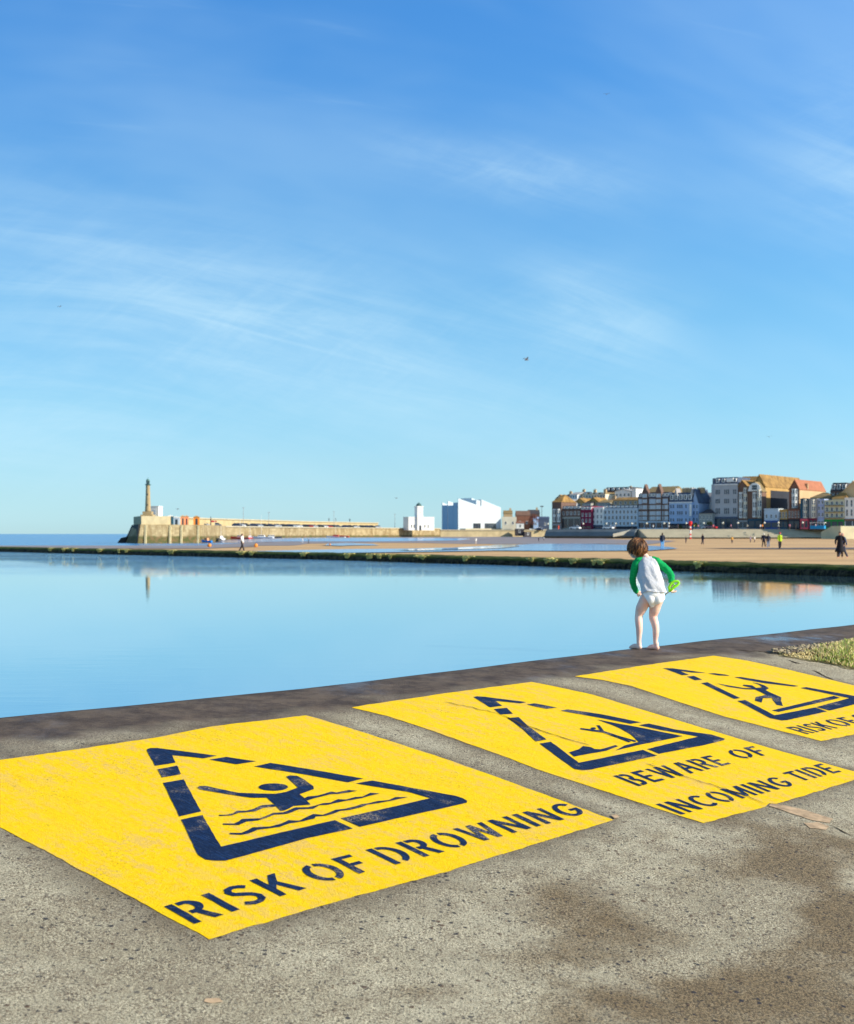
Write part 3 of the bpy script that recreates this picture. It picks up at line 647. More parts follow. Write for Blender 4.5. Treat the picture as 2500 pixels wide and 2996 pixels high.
for k, (px, hw, part) in enumerate([(149, 16, 'second from the left end'), (187, 10, 'small, just right of the leftmost big one'), (215, 8, ''), (293, 20, ''), (349, 8, ''), (372, 11, ''), (503, 24, ''), (705, 26, ''), (738, 16, ''), (889, 18, ''), (1017, 17, ''), (1083, 17, ''), (1112, 11, ''), (1146, 10, ''), (1231, 32, ''), (1366, 19, ''), (1554, 16, ''), (1614, 32, ''), (1682, 18, ''), (1754, 30, ''), (2045, 18, '')]):
    wx, wy, dd = wall_at(px); l = math.hypot(*dd); ux, uy = dd[0]/l, dd[1]/l
    if ux < 0: ux, uy = -ux, -uy
    fx, fy = (uy, -ux); 
    if fy > 0: fx, fy = -fx, -fy
    hm = hw/3700*wy/max(.3, abs(ux))*.62; mb = MB(); lob = [(rnd.uniform(-.6, .6), rnd.uniform(.12, .3), rnd.uniform(.4, 1)) for _ in range(5)]
    for q in range(int(110+hw*9)):
        lb = rnd.choice(lob); a_ = rnd.gauss(lb[0], lb[1]*.8) if rnd.random() < .8 else rnd.uniform(-.85, .85); a_ = max(-1, min(1, a_)); env = max([h_*math.exp(-((a_-c_)/w_)**2) for c_, w_, h_ in lob]+[.12])
        s_ = rnd.uniform(-.05, .40)*env; 
        if rnd.random() < .8: lx = .03+.02*rnd.random(); lz = -.81-rnd.random()*.15*env
        else: lx = -s_; lz = -.785+rnd.uniform(0, .012)
        x = wx+ux*a_*hm+fx*lx; y = wy+uy*a_*hm+fy*lx; z = CZ+lz; sz_ = rnd.uniform(.025, .055)
        d1 = Vector((rnd.uniform(-1, 1), rnd.uniform(-1, 1), rnd.uniform(-.6, .3))).normalized()*sz_; d2 = Vector((fx, fy, rnd.uniform(.2, 1))).cross(d1).normalized()*sz_*.5
        c = Vector((x, y, z)); mb.add([c-d1, c+d2, c+d1, c-d2], [(0, 1, 2, 3)])
    o = mb.build('seaweed_clump', WEED); size = 'broad' if hw > 22 else ('medium' if hw > 13 else 'small')
    tag(o, f'{size} yellow seaweed clump on the pool wall {WL[k]}', 'seaweed', 'yellow seaweed clumps draped over the pool wall')
# ------------------------------------------------------------------ grass at the far end of the deck
GP = [(2268, 1911), (2300, 1903), (2340, 1898), (2390, 1893), (2450, 1886), (2520, 1874), (2620, 1870), (2700, 1965), (2560, 1966), (2500, 1959), (2450, 1949), (2407, 1940), (2350, 1932), (2300, 1924)]
gxy = [hit(p[0], p[1], deck_z) for p in GP]
n = NT('dry_turf'); c = n.mix(n.rng(n.noise(9, 5, .7), .4, .6), srgb(214, 196, 150), srgb(150, 142, 96)); c = n.mix(n.math('MULTIPLY', n.rng(n.noise(45, 3, .8), .5, .6), .7), c, srgb(70, 62, 50))
n.bump(n.noise(40, 4, .8), .03, 1); TURF = n.out(c, .95, .1)
o = sheet('turf_strip', GP, deck_z, .004, TURF, rag=.06); tag(o, kind='structure')
x0, x1 = min(p[0] for p in gxy), max(p[0] for p in gxy); y0, y1 = min(p[1] for p in gxy), max(p[1] for p in gxy)
mb = MB(); cnt = 0
while cnt < 9000:
    x, y = rnd.uniform(x0, x1), rnd.uniform(y0, y1)
    if not inside(x, y, gxy): continue
    px = CX+F*x/y
    if px > 2540: 
        if rnd.random() < .7: continue
    e = min(1, abs(seg_d(x, y, gxy+[gxy[0]]))/.18); cl_ = noise.noise((x*3, y*3, 0)); cnt += 1
    grn = sm(2330, 2480, px+cl_*110)
    hgt = (.018+.042*grn)*(.5+rnd.random())*(.35+.65*e)
    if rnd.random() > .35+.65*max(0, cl_+.5): hgt *= .4
    a_ = rnd.uniform(0, 6.28); wd_ = .006; dx, dy = math.cos(a_)*wd_, math.sin(a_)*wd_; lx, ly = rnd.gauss(0, .45)*hgt, rnd.gauss(0, .45)*hgt
    z = deck_z(x, y)+.015; mb.m = 1 if rnd.random() < grn*.42 else (2 if rnd.random() < .2 else 0)
    mb.add([(x-dx, y-dy, z), (x+dx, y+dy, z), (x+lx*.5+dx*.7, y+ly*.5+dy*.7, z+hgt*.6), (x+lx, y+ly, z+hgt)], [(0, 1, 2, 3)])
o = link('grass', mb.mesh('grass'), [M('dry_grass', srgb(236, 216, 156), .8, .2, 3), M('green_grass', srgb(168, 186, 84), .8, .25, 3), M('brown_grass', srgb(110, 84, 52), .8, .2, 3)]); tag(o, kind='stuff')
mb = MB()
for q in range(420):
    px = rnd.uniform(2262, 2440); e_ = rnd.random()**2; py = 1911-(px-2266)*.125+rnd.uniform(-5, 16)
    if px < 2290: py = 1911+rnd.uniform(-4, 4)
    x, y = hit(px, py, deck_z); r = rnd.uniform(.006, .020); mb.m = rnd.choice((0, 0, 1))
    mb.ball((x, y, deck_z(x, y)+.02+r*.4), (r, r*rnd.uniform(.7, 1.2), r*.6), 6, 4)
o = link('gravel', mb.mesh('gravel', True), [M('pale_stone', srgb(160, 146, 116), .9, .2, 20), M('dark_stone', srgb(96, 84, 72), .9, .2, 20)]); tag(o, kind='stuff')
# ------------------------------------------------------------------ town frame: the sea front runs along TD, nearer towards the right
TD = Vector((.8, -.6)); TN = Vector((-.6, -.8)); T0 = Vector((148.6, 440.0)); ZP = CZ+1.55
def TP(px, off=0.0):
    c = (px-CX)/F; o = T0+TN*off; s = (c*o.y-o.x)/(.8+.6*c); return o+TD*s
def zrow(py, y): return CZ+(HY-py)/F*y
TANG = math.atan2(-.6, .8)
W_ = dict(cream=M('cream_render', srgb(226, 216, 190), .8, .1, .3), white=M('white_render', srgb(236, 234, 226), .8, .07, .3), grey=M('grey_render', srgb(178, 178, 178), .8, .1, .3),
          brick=M('dark_brick', srgb(116, 92, 80), .85, .22, .8), red=M('red_brick', srgb(136, 92, 72), .85, .2, .8), ochre=M('ochre_render', srgb(188, 152, 92), .85, .14, .15),
          tan=M('tan_render', srgb(200, 170, 128), .85, .12, .2), blue=M('blue_render', srgb(164, 188, 216), .8, .08, .3), navy=M('navy_slate', srgb(74, 86, 106), .6, .2, .6),
          slate=M('grey_slate', srgb(166, 162, 158), .7, .15, .6), dark=M('dark_slate', srgb(70, 66, 68), .7, .2, .6), lichen=M('lichen_tiles', srgb(150, 116, 64), .85, .45, .5),
          orange=M('orange_tiles', srgb(168, 108, 78), .85, .15, .8), maroon=M('maroon_render', srgb(128, 40, 68), .8, .1, .5), olive=M('weathered_roof', srgb(140, 120, 82), .85, .25, .5),
          green=M('green_fascia', srgb(22, 140, 62), .6, .12, .5), teal=M('teal_shopfront', srgb(38, 84, 104), .6, .2, .5), royal=M('royal_blue_fascia', srgb(60, 84, 140), .6, .1, .5),
          pink=M('pink_render', srgb(238, 96, 110), .7, .1, .5), charcoal=M('charcoal_cladding', srgb(50, 53, 62), .8, .1, .2), yellowgreen=M('yellow_green_render', srgb(206, 204, 172), .8, .12, .4),
          lilac=M('lilac_blue_render', srgb(170, 182, 214), .8, .1, .4), stone=M('stone_grey', srgb(166, 166, 156), .85, .15, .3), brown=M('brown_fascia', srgb(122, 94, 78), .8, .15, .5), pale=M('pale_blue_render', srgb(190, 204, 214), .8, .1, .4))
GLASS = M('window_glass', srgb(46, 56, 68), .15, .3, .5, .6); FRAME = M('window_frame_white', srgb(228, 228, 222), .6, .05, 1)
_win = {}
def window(parent, x, y, z, w, h, rz=0, frame=FRAME, pane=GLASS):
    k = (round(w, 2), round(h, 2), frame.name, pane.name)
    if k not in _win:
        f = MB(); t_ = min(.12, w*.14)
        f.box(-w/2, -.07, 0, -w/2+t_, 0, h); f.box(w/2-t_, -.07, 0, w/2, 0, h); f.box(-w/2+t_, -.07, 0, w/2-t_, 0, t_); f.box(-w/2+t_, -.07, h-t_, w/2-t_, 0, h); f.box(-w/2+t_, -.055, h*.5-.04, w/2-t_, 0, h*.5+.04)
        f.box(-w/2-.06, -.14, -.09, w/2+.06, 0, -.002)
        p = MB().box(-w/2+t_, -.03, t_, w/2-t_, -.001, h-t_)
        mf, mp = f.mesh('window'), p.mesh('pane'); mf.materials.append(frame); mp.materials.append(pane); _win[k] = (mf, mp)
    mf, mp = _win[k]
    o = bpy.data.objects.new('window', mf); C.objects.link(o); o.parent = parent; o.location = (x, y, z); o.rotation_euler = (0, 0, rz)
    q = bpy.data.objects.new('pane', mp); C.objects.link(q); q.parent = o
    return o
def chimney(parent, x, y, z, w=1.2, d=.8, h=1.8, mt='tan'):
    m = MB().box(x-w/2, y-d/2, z, x+w/2, y+d/2, z+h); m.box(x-w/2-.08, y-d/2-.08, z+h, x+w/2+.08, y+d/2+.08, z+h+.15)
    for k in (-.3, 0, .3): m.lathe([(.12, 0), (.1, .4)], x+k*w, y, 8, z+h+.15)
    return m.build('chimney', W_[mt], parent)
def shell(w, d, h, z0=0): return MB().box(0, 0, z0, w, d, h)
def building(label, pL, pR, rtop, wall, off=0, depth=10, name='town_house', rbase=None, roof=None, rows=(), cols=3, ww=1.0, wd=None, shop=None, fascia=None, side_wall=None, bays=(), chim=(), cat='building', frame=FRAME, pane=GLASS, xs=None, group=None, awn=None, band=None, sidewin=()):
    a, b = TP(pL, off), TP(pR, off); w = (b-a).length; ym = (a.y+b.y)/2
    z0 = ZP if rbase is None else zrow(rbase, ym)
    root = thing(name, label, cat, (a.x, a.y, z0), TANG, group)
    Z = lambda r: zrow(r, ym)-z0
    h = Z(rtop); root['h'] = h; del root['h']
    shell(w, depth, h).build('wall', W_[wall], root)
    if side_wall: MB().box(w, .05, 0, w+.06, depth-.05, h-.01).build('side_wall', W_[side_wall], root)
    MB().box(-.05, -.18, h-.35, w+.05, -.001, h+.05).build('cornice', W_['white' if wall in ('white', 'blue', 'grey') else wall], root) if roof is None or roof[0] in ('flat', 'mansard') else None
    rf = None
    if roof:
        kind, rtopp, mt = roof[:3]; rh = Z(rtopp)
        if kind == 'mansard':
            i = min(1.2, (rh-h)*.4); m = MB().add([(-.1, -.1, h+.05), (w+.1, -.1, h+.05), (w+.1, depth, h+.05), (-.1, depth, h+.05), (i*.4, i, rh), (w-i*.4, i, rh), (w-i*.4, depth-i, rh), (i*.4, depth-i, rh)], [(0, 3, 2, 1), (4, 5, 6, 7), (0, 1, 5, 4), (1, 2, 6, 5), (2, 3, 7, 6), (3, 0, 4, 7)])
            rf = m.build('roof', W_[mt], root)
            nd = roof[3] if len(roof) > 3 else 3
            for k in range(nd):
                x = w*(k+.5)/nd; zz_ = h+(rh-h)*.25; hh = (rh-h)*.55
                dm = MB().box(x-.65, -.1+i*.2, zz_, x+.65, 1.4, zz_+hh).build('dormer', W_['white'], rf); window(root, x, -.1+i*.2-.002, zz_+.1, 1.0, hh-.25)
        elif kind == 'gable':     # ridge parallel to the front
            m = MB().prism([(-.3, h), (depth/2, rh), (depth+.3, h)], 0, -.15, w+.15); rf = m.build('roof', W_[mt], root)
        elif kind == 'front':     # gable facing the sea
            pk = roof[3] if len(roof) > 3 else .5
            g = MB().prism([(0, h), (w*pk, rh-.3), (w, h)], 1, 0, depth); g.build('gable', W_[wall], root)
            t_ = .3; m = MB().prism([(-.25, h-.1), (w*pk, rh), (w*pk, rh-t_), (0, h-.25)], 1, -.25, depth+.2); m.prism([(w*pk, rh), (w+.25, h-.1), (w, h-.3), (w*pk, rh-t_)], 1, -.25, depth+.2)
            rf = m.build('roof', W_[mt], root)
        elif kind == 'hip':
            i = min(w, depth)*.38; m = MB().add([(-.2, -.2, h), (w+.2, -.2, h), (w+.2, depth, h), (-.2, depth, h), (i, depth/2, rh), (w-i, depth/2, rh)], [(0, 3, 2, 1), (0, 1, 5, 4), (1, 2, 5), (2, 3, 4, 5), (3, 0, 4)]); rf = m.build('roof', W_[mt], root)
        elif kind == 'flat':
            MB().box(.1, .1, h, w-.1, depth-.1, rh).build('roof', W_[mt], root)
    for r0, r1 in rows:
        hh = Z(r0)-Z(r1); wd_ = wd or min(1.3, max(.7, w/cols*.5))
        for x in (xs or [(k+.5)/cols for k in range(cols)]): window(root, x*w, -.002, Z(r1), wd_, hh, 0, frame, pane)
        for sx_ in sidewin: window(root, w+.07, sx_*depth, Z(r1), wd_, hh, R(90), frame, pane)
    if shop:
        r0, mt = shop[:2]; zt = Z(r0); m = MB(); m.box(0.05, -.25, zt-.7, w-.05, -.001, zt); f = m.build('shop_fascia', W_[fascia or mt], root)
        s = MB(); s.box(.05, -.12, 0, w-.05, -.001, .6)
        n_ = max(2, int(w/2.2))
        for k in range(n_+1): x = .05+(w-.35)*k/n_; s.box(x, -.14, .6, x+.25, -.001, zt-.7)
        s.build('shopfront', W_[mt], root)
        for k in range(n_):
            x = .05+(w-.35)*k/n_; g = MB().box(x+.26, -.06, .6, x+(w-.35)/n_-.01, -.001, zt-.72).build('shop_window', GLASS, root)
    for (x0, x1, r0, r1, mt, nwr, pr) in bays:       # fraction x0..x1, rows top/bottom, material, floors, projection
        xa, xb = x0*w, x1*w; zt, zb = Z(r0), Z(r1); c_ = min(pr, (xb-xa)*.3)
        bb = MB().prism([(xa, 0), (xb, 0), (xb-c_, -pr), (xa+c_, -pr)], 2, zb, zt).build('bay', W_[mt], root)
        fh = (zt-zb)/nwr; ang = math.atan2(pr, c_)
        for k in range(nwr):
            z = zb+k*fh+fh*.18; hh = fh*.66; mw = (xb-xa-2*c_)
            window(bb, (xa+xb)/2, -pr-.002, z, mw*.8, hh)
            L2 = math.hypot(c_, pr)
            window(bb, xb-c_/2+.002, -pr/2-.002, z, L2*.7, hh, ang); window(bb, xa+c_/2-.002, -pr/2-.002, z, L2*.7, hh, -ang)
    for c_ in chim: chimney(rf if rf is not None else root, c_[0]*w, c_[1]*depth, c_[2] if len(c_) > 2 and c_[2] > 2 else h+.2, c_[3] if len(c_) > 3 else 1.2, .8, c_[4] if len(c_) > 4 else 1.8, c_[5] if len(c_) > 5 else 'tan')
    return root, w, h, Z
# promenade ground, steps, sea wall
pr_edge = 42
def quad_sheet(name, pts, mt, kind='structure', label=None):
    o = MB().add([p for p in pts], [tuple(range(len(pts)))]).build(name, mt); tag(o, kind=kind); return o
PAVE = M('promenade_paving', srgb(168, 160, 146), .9, .15, .2)
SD = Vector((.9925, .122)); sa = TP(1868, pr_edge); e0 = TP(1606, pr_edge); e1 = sa+SD*260; SANG = math.atan2(SD.y, SD.x)
e3 = T0-TN*260-TD*420; e2 = T0-TN*260+TD*180
L0 = Vector(((1506-CX)/F*600, 600)); 
quad_sheet('promenade', [(e0.x, e0.y, ZP), (sa.x, sa.y, ZP), (e1.x, e1.y, ZP), (e2.x+200, e2.y, ZP), (100, 900, ZP), (e0.x+25, 640, ZP)], PAVE)
STEP = M('concrete_steps', srgb(176, 168, 146), .9, .14, .25); STEPD = M('sea_wall_concrete', srgb(132, 134, 132), .9, .2, .3); BASE = M('weedy_base', srgb(62, 56, 44), .9, .25, .5)
sb = e1; w_ = (sb-sa).length; ns = 9; dz = (ZP-(CZ-1.75))/ns
root = thing('stepped_sea_wall', 'long pale stepped concrete sea wall below the promenade on the right', 'sea wall', (sa.x, sa.y, 0), SANG)
m = MB(); prof = []
for k in range(ns): prof += [(-k*1.15-.0, ZP-k*dz-.003), (-(k+1)*1.15, ZP-k*dz-.003-.0)]
prof = [(0, ZP-.003)]
for k in range(1, ns): prof += [(-(k-1)*1.3-1.3, ZP-(k-1)*dz-.003), (-(k-1)*1.3-1.3, ZP-k*dz-.003)]
prof += [(-ns*1.3, prof[-1][1]), (-ns*1.3, CZ-1.4), (0, CZ-1.4)]
m.prism([(p[0], p[1]) for p in prof], 0, 0, w_); m.build('steps', STEP, root)
MB().box(0, -ns*1.3-.5, CZ-2.4, w_, -ns*1.3+.02, CZ-1.33).build('weedy_base', BASE, root)
ra = TP(1606, pr_edge); rb_ = TP(1867.8, pr_edge); w_ = (rb_-ra).length
root = thing('sea_wall', 'shaded blue-grey sea wall left of the steps, below the terrace', 'sea wall', (ra.x, ra.y, 0), TANG)
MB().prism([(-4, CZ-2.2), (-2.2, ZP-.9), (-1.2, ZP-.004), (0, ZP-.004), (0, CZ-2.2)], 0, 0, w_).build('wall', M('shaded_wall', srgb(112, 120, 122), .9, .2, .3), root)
MB().prism([(-5.2, CZ-2.4), (-3.9, CZ-1.0), (-3.4, CZ-.9), (-3.4, CZ-2.4)], 0, 0, w_).build('weedy_base', BASE, root)
# left lit quay in front of the gallery, from px 1310 to px 1660
def wall_run(name, label, pts, top, thick, mt, cat, cap=None, zb=-1.5):
    root = thing(name, label, cat, (pts[0][0], pts[0][1], 0))
    m = MB(); c = MB(); vs = []; n_ = len(pts)
    nr = []
    for i, p in enumerate(pts):
        q, r = pts[max(0, i-1)], pts[min(n_-1, i+1)]; dx, dy = r[0]-q[0], r[1]-q[1]; l = math.hypot(dx, dy); nx, ny = dy/l, -dx/l
        nr.append((nx, ny))
    ox, oy = pts[0]
    prof = [(0, zb), (-.25, top), (-thick, top), (-thick, zb)]
    for p, nn in zip(pts, nr):
        for s, z in prof: vs.append((p[0]-ox+nn[0]*s, p[1]-oy+nn[1]*s, z))
    fs = [(i*4+j, i*4+(j+1) % 4, (i+1)*4+(j+1) % 4, (i+1)*4+j) for i in range(n_-1) for j in range(4)]+[(0, 3, 2, 1), tuple((n_-1)*4+k for k in range(4))]
    m.add(vs, fs).build('wall', mt, root)
    if cap:
        vs = []
        for p, nn in zip(pts, nr):
            for s, z in [(.15, top+.003), (.15, top+.4), (-.9, top+.4), (-.9, top+.003)]: vs.append((p[0]-ox+nn[0]*s, p[1]-oy+nn[1]*s, z))
        MB().add(vs, fs).build('coping', cap, root)
    return root
n = NT('harbour_stone'); g = n.t.nodes.new('ShaderNodeNewGeometry'); sx = n.t.nodes.new('ShaderNodeSeparateXYZ'); n.t.links.new(g.outputs['Position'], sx.inputs[0])
blk = n.t.nodes.new('ShaderNodeTexBrick'); blk.inputs['Scale'].default_value = 1.0; blk.inputs['Brick Width'].default_value = 1.8; blk.inputs['Row Height'].default_value = .7; blk.inputs['Mortar Size'].default_value = .03
vv = n.t.nodes.new('ShaderNodeCombineXYZ'); n.t.links.new(n.math('ADD', sx.outputs[0], sx.outputs[1]), vv.inputs[0]); n.t.links.new(sx.outputs[2], vv.inputs[1]); n.t.links.new(vv.outputs[0], blk.inputs['Vector'])
blk.inputs['Color1'].default_value = (*srgb(188, 170, 130), 1); blk.inputs['Color2'].default_value = (*srgb(160, 142, 106), 1); blk.inputs['Mortar'].default_value = (*srgb(150, 130, 96), 1)
c = n.mix(n.math('MULTIPLY', n.rng(n.noise(.4, 6, .75, stretch=(1, 1, .35)), .42, .60), .8), blk.outputs[0], srgb(132, 112, 76))
tide = n.rng(n.math('ADD', sx.outputs[2], n.math('MULTIPLY', n.noise(.5, 4, .7), 1.6)), 2.6, 3.4)
low = n.mix(n.rng(n.noise(.7, 4, .7), .4, .6), srgb(84, 88, 50), srgb(120, 98, 66))
STONE = n.out(n.mix(tide, low, c), .9, .2)
CAP = M('stone_coping', srgb(190, 178, 148), .9, .12, .4)
q0 = ((1290-CX)/F*642, 642.0); q1 = ((1506-CX)/F*655, 655.0); q2 = ((1600-CX)/F*662, 662.0); q3 = ((1680-CX)/F*668, 668.0)
wall_run('quay_wall', 'lit tan quay wall under the white gallery, behind the grey mud', [q0, q1, q2, q3], ZP-.004, 6, M('quay_stone', srgb(184, 168, 130), .9, .2, .35), 'quay wall', CAP, -.5)
quad_sheet('quay_ground', [(q0[0]-8, q0[1]+3, ZP-.02), (q1[0], q1[1]+3, ZP-.02), (q2[0], q2[1]+3, ZP-.02), (q3[0], q3[1]+3, ZP-.02), (160, 800, ZP-.02), (-20, 900, ZP-.02)], PAVE)
# ------------------------------------------------------------------ harbour arm with lighthouse
ZD = CZ+2.75
hA = ((407-CX)/F*383, 383.0); hB = ((593-CX)/F*400, 400.0)
root = thing('stone_pier_end', 'massive stone end of the harbour arm under the lighthouse, its left end dark', 'harbour wall', (hA[0], hA[1], 0))
m = MB(); w_ = hB[0]-hA[0]; dy = hB[1]-hA[1]
def hp(x, y): return (x, y)
m.add([(-.6, -.6, -2), (w_+.5, dy-.6, -2), (w_+.5, dy+60, -2), (-11, 24, -2), (.4, .4, ZD), (w_, dy+.3, ZD), (w_, dy+60, ZD), (-7.6, 24, ZD)], [(0, 3, 2, 1), (4, 5, 6, 7), (0, 1, 5, 4), (1, 2, 6, 5), (2, 3, 7, 6), (3, 0, 4, 7)])
m.build('wall', STONE, root)
MB().prism([(-13.2, -2), (-9.5, -2), (-8.8, 2.0), (-10.6, 1.6)], 1, 21, 30).build('buttress', M('dark_weedy_shaded_stone', srgb(70, 66, 58), .9, .3, .5), root)
MB().add([(-.75, -.4, -2), (-.15, .3, ZD+.02), (-7.8, 24, ZD+.02), (-11.3, 24, -2), (-.3, -.2, -2), (.25, .5, ZD+.02), (-7.2, 24.1, ZD+.02), (-10.6, 24.1, -2)], [(0, 3, 2, 1), (4, 5, 6, 7), (0, 1, 5, 4), (1, 2, 6, 5), (2, 3, 7, 6), (3, 0, 4, 7)]).build('shaded_end_face', M('dark_weedy_shaded_stone', srgb(70, 66, 58), .9, .3, .5), root)  # thin slab: dark wet stone with the end face's shade painted in
for k in (.10, .48, .66, .93): MB().add([(w_*k-.28, dy*k-1.05, -1), (w_*k+.28, dy*k-1.03, -1), (w_*k+.28, dy*k+.2, -1), (w_*k-.28, dy*k+.2, -1), (w_*k-.28, dy*k-.35, ZD-.2), (w_*k+.28, dy*k-.33, ZD-.2), (w_*k+.28, dy*k+.4, ZD-.2), (w_*k-.28, dy*k+.4, ZD-.2)], [(0, 3, 2, 1), (4, 5, 6, 7), (0, 1, 5, 4), (1, 2, 6, 5), (2, 3, 7, 6), (3, 0, 4, 7)]).build('timber_fender', M('pale_timber', srgb(206, 188, 142), .9, .2, 1), root)
PW = ((490-CX)/F*391-hA[0])
MB().add([(.5, .8, ZD+.003), (PW, dy*PW/w_+.9, ZD+.003), (PW, 26, ZD+.003), (-7, 23, ZD+.003), (.5, .8, ZD+2.6), (PW, dy*PW/w_+.9, ZD+2.6), (PW, 26, ZD+2.6), (-7, 23, ZD+2.6)], [(0, 3, 2, 1), (4, 5, 6, 7), (0, 1, 5, 4), (1, 2, 6, 5), (2, 3, 7, 6), (3, 0, 4, 7)]).build('upper_wall', M('upper_stone', srgb(184, 168, 130), .9, .15, .5), root)
a0 = ((597-CX)/F*430, 430.0); a1 = ((950-CX)/F*540, 540.0); a2 = q0
ZA = CZ+2.3
wall_run('stone_pier', 'long low stone harbour arm running from its head to the white tower house', [a0, a1, a2], ZA, 12, STONE, 'harbour wall', CAP, -1)
def back(p, d): return (p[0]-.93*d, p[1]+.37*d)
p0 = ((486-CX)/F*395, 397.0); bb0 = ((640-CX)/F*446, 446.0)
wall_run('sea_parapet', 'tall tan parapet wall along the seaward side of the harbour arm', [p0, bb0, ((905-CX)/F*545, 545.0), ((1108-CX)/F*620, 620.0)], CZ+4.95, 1.2, M('parapet_stone', srgb(190, 170, 126), .9, .14, .5), 'parapet', CAP, 1)
# lighthouse
LX, LY = (433-CX)/F*393, 393.0; LZ = ZD+2.6
root = thing('lighthouse', 'slender tan stone lighthouse with a green lantern at the end of the harbour arm', 'lighthouse', (LX, LY, LZ))
LS = M('lighthouse_stone', srgb(172, 150, 110), .85, .15, .8)
hz = zrow(1413, LY)-LZ
m = MB().box(-1.9, -1.9, 0, 1.9, 1.9, .5); m.box(-1.4, -1.4, .5, 1.4, 1.4, 1.5); m.build('plinth', LS, root)
MB().lathe([(.95, 1.5), (.88, 1.9), (.78, 4), (.62, hz-1.1), (.62, hz-.9), (.56, hz-.8)], n=20).build('tower', LS, root, True)
MB().lathe([(.58, hz-.8), (.95, hz-.55), (.95, hz-.4), (.6, hz-.38)], n=20).build('gallery', M('gallery_green', srgb(84, 116, 104), .6), root)
GL = M('lantern_green', srgb(96, 132, 120), .5)
m = MB()
for k in range(8): m.tube([(.5*math.cos(k*.785), .5*math.sin(k*.785), hz-.4), (.5*math.cos(k*.785), .5*math.sin(k*.785), hz+.7)], .05, 5)
m.lathe([(.6, hz+.7), (.55, hz+.85), (.25, hz+1.2), (.06, hz+1.35), (.04, hz+1.8)], n=12); lan = m.build('lantern', GL, root)
MB().lathe([(.42, hz-.38), (.42, hz+.7)], n=12).build('pane', GLASS, lan)
for zz_ in (3.2, 6.5, 9.6): MB().box(-.16, -.86+zz_*.018, zz_, .16, -.5, zz_+.6).build('window', GLASS, root)
HX, HYY = (452-CX)/F*396, 396.0
root = thing('white_hut', 'plain white square hut standing beside the lighthouse', 'hut', (HX, HYY, LZ), R(-12))
MB().box(-1.45, 0, 0, 1.4, 3, zrow(1481.5, HYY)-LZ).build('wall', W_['white'], root); MB().box(-1.55, -.1, zrow(1481.5, HYY)-LZ, 1.5, 3.1, zrow(1481.5, HYY)-LZ+.12).build('roof', W_['white'], root)
MB().box(-.4, -.04, .05, .4, -.001, 2).build('door', W_['pale'], root)
# sheds on the arm, between parapet and deck edge
def shed(px, y, w, h, mt, lab, d=3, roofm='white'):
    x = (px-CX)/F*y; r = thing('quay_shed', lab, 'shed', (x, y, ZD if y < 425 else ZA), R(60) if y > 430 else R(8))
    MB().box(-w/2, 0, 0, w/2, d, h).build('wall', mt, r); MB().prism([(-w/2-.15, h), (0, h+.5), (w/2+.15, h)], 1, -.15, d+.15).build('roof', W_[roofm], r)
    MB().box(-w*.15, -.05, .02, w*.2, -.001, min(2, h*.8)).build('door', GLASS, r)
OR = M('orange_paint', srgb(240, 150, 60), .6); SA = M('salmon_paint', srgb(240, 160, 112), .7)
shed(475, 393, 1.9, 1.9, W_['white'], 'small white shed with a red roof on the arm, right of the lighthouse', 2, 'red')
shed(498, 396, 1.9, 2.6, W_['teal'], 'dark teal shed on the harbour arm beside the white one', 2)
shed(516, 398, 2.2, 2.2, W_['pale'], 'pale stall with white goods on the harbour arm', 2, 'white')
shed(535, 400, 1.3, 2.6, SA, 'left one of the two narrow salmon-orange sheds on the arm', 2, 'tan')
shed(546, 401, 1.2, 2.6, SA, 'right one of the two narrow salmon-orange sheds on the arm', 2, 'tan')
shed(575, 404, 1.9, 2.5, OR, 'bright orange shed on the harbour arm, near the masts', 2, 'ochre')
x, y = (617-CX)/F*432, 432
r = thing('mast', 'dark pole with a red flag on the harbour arm', 'flagpole', (x, y, ZA)); MB().lathe([(.22, 0), (.16, 3.0), (.05, 3.6)], n=8).build('pole', W_['dark'], r)
MB().add([(.2, 0, 2.2), (2.1, .15, 2.0), (2.0, .15, 1.7), (.2, 0, 1.5), (.2, .03, 2.2), (2.1, .18, 2.0), (2.0, .18, 1.7), (.2, .03, 1.5)], [(0, 3, 2, 1), (4, 5, 6, 7), (0, 1, 5, 4), (1, 2, 6, 5), (2, 3, 7, 6), (3, 0, 4, 7)]).build('flag', M('red_cloth', srgb(190, 50, 60), .8), r)
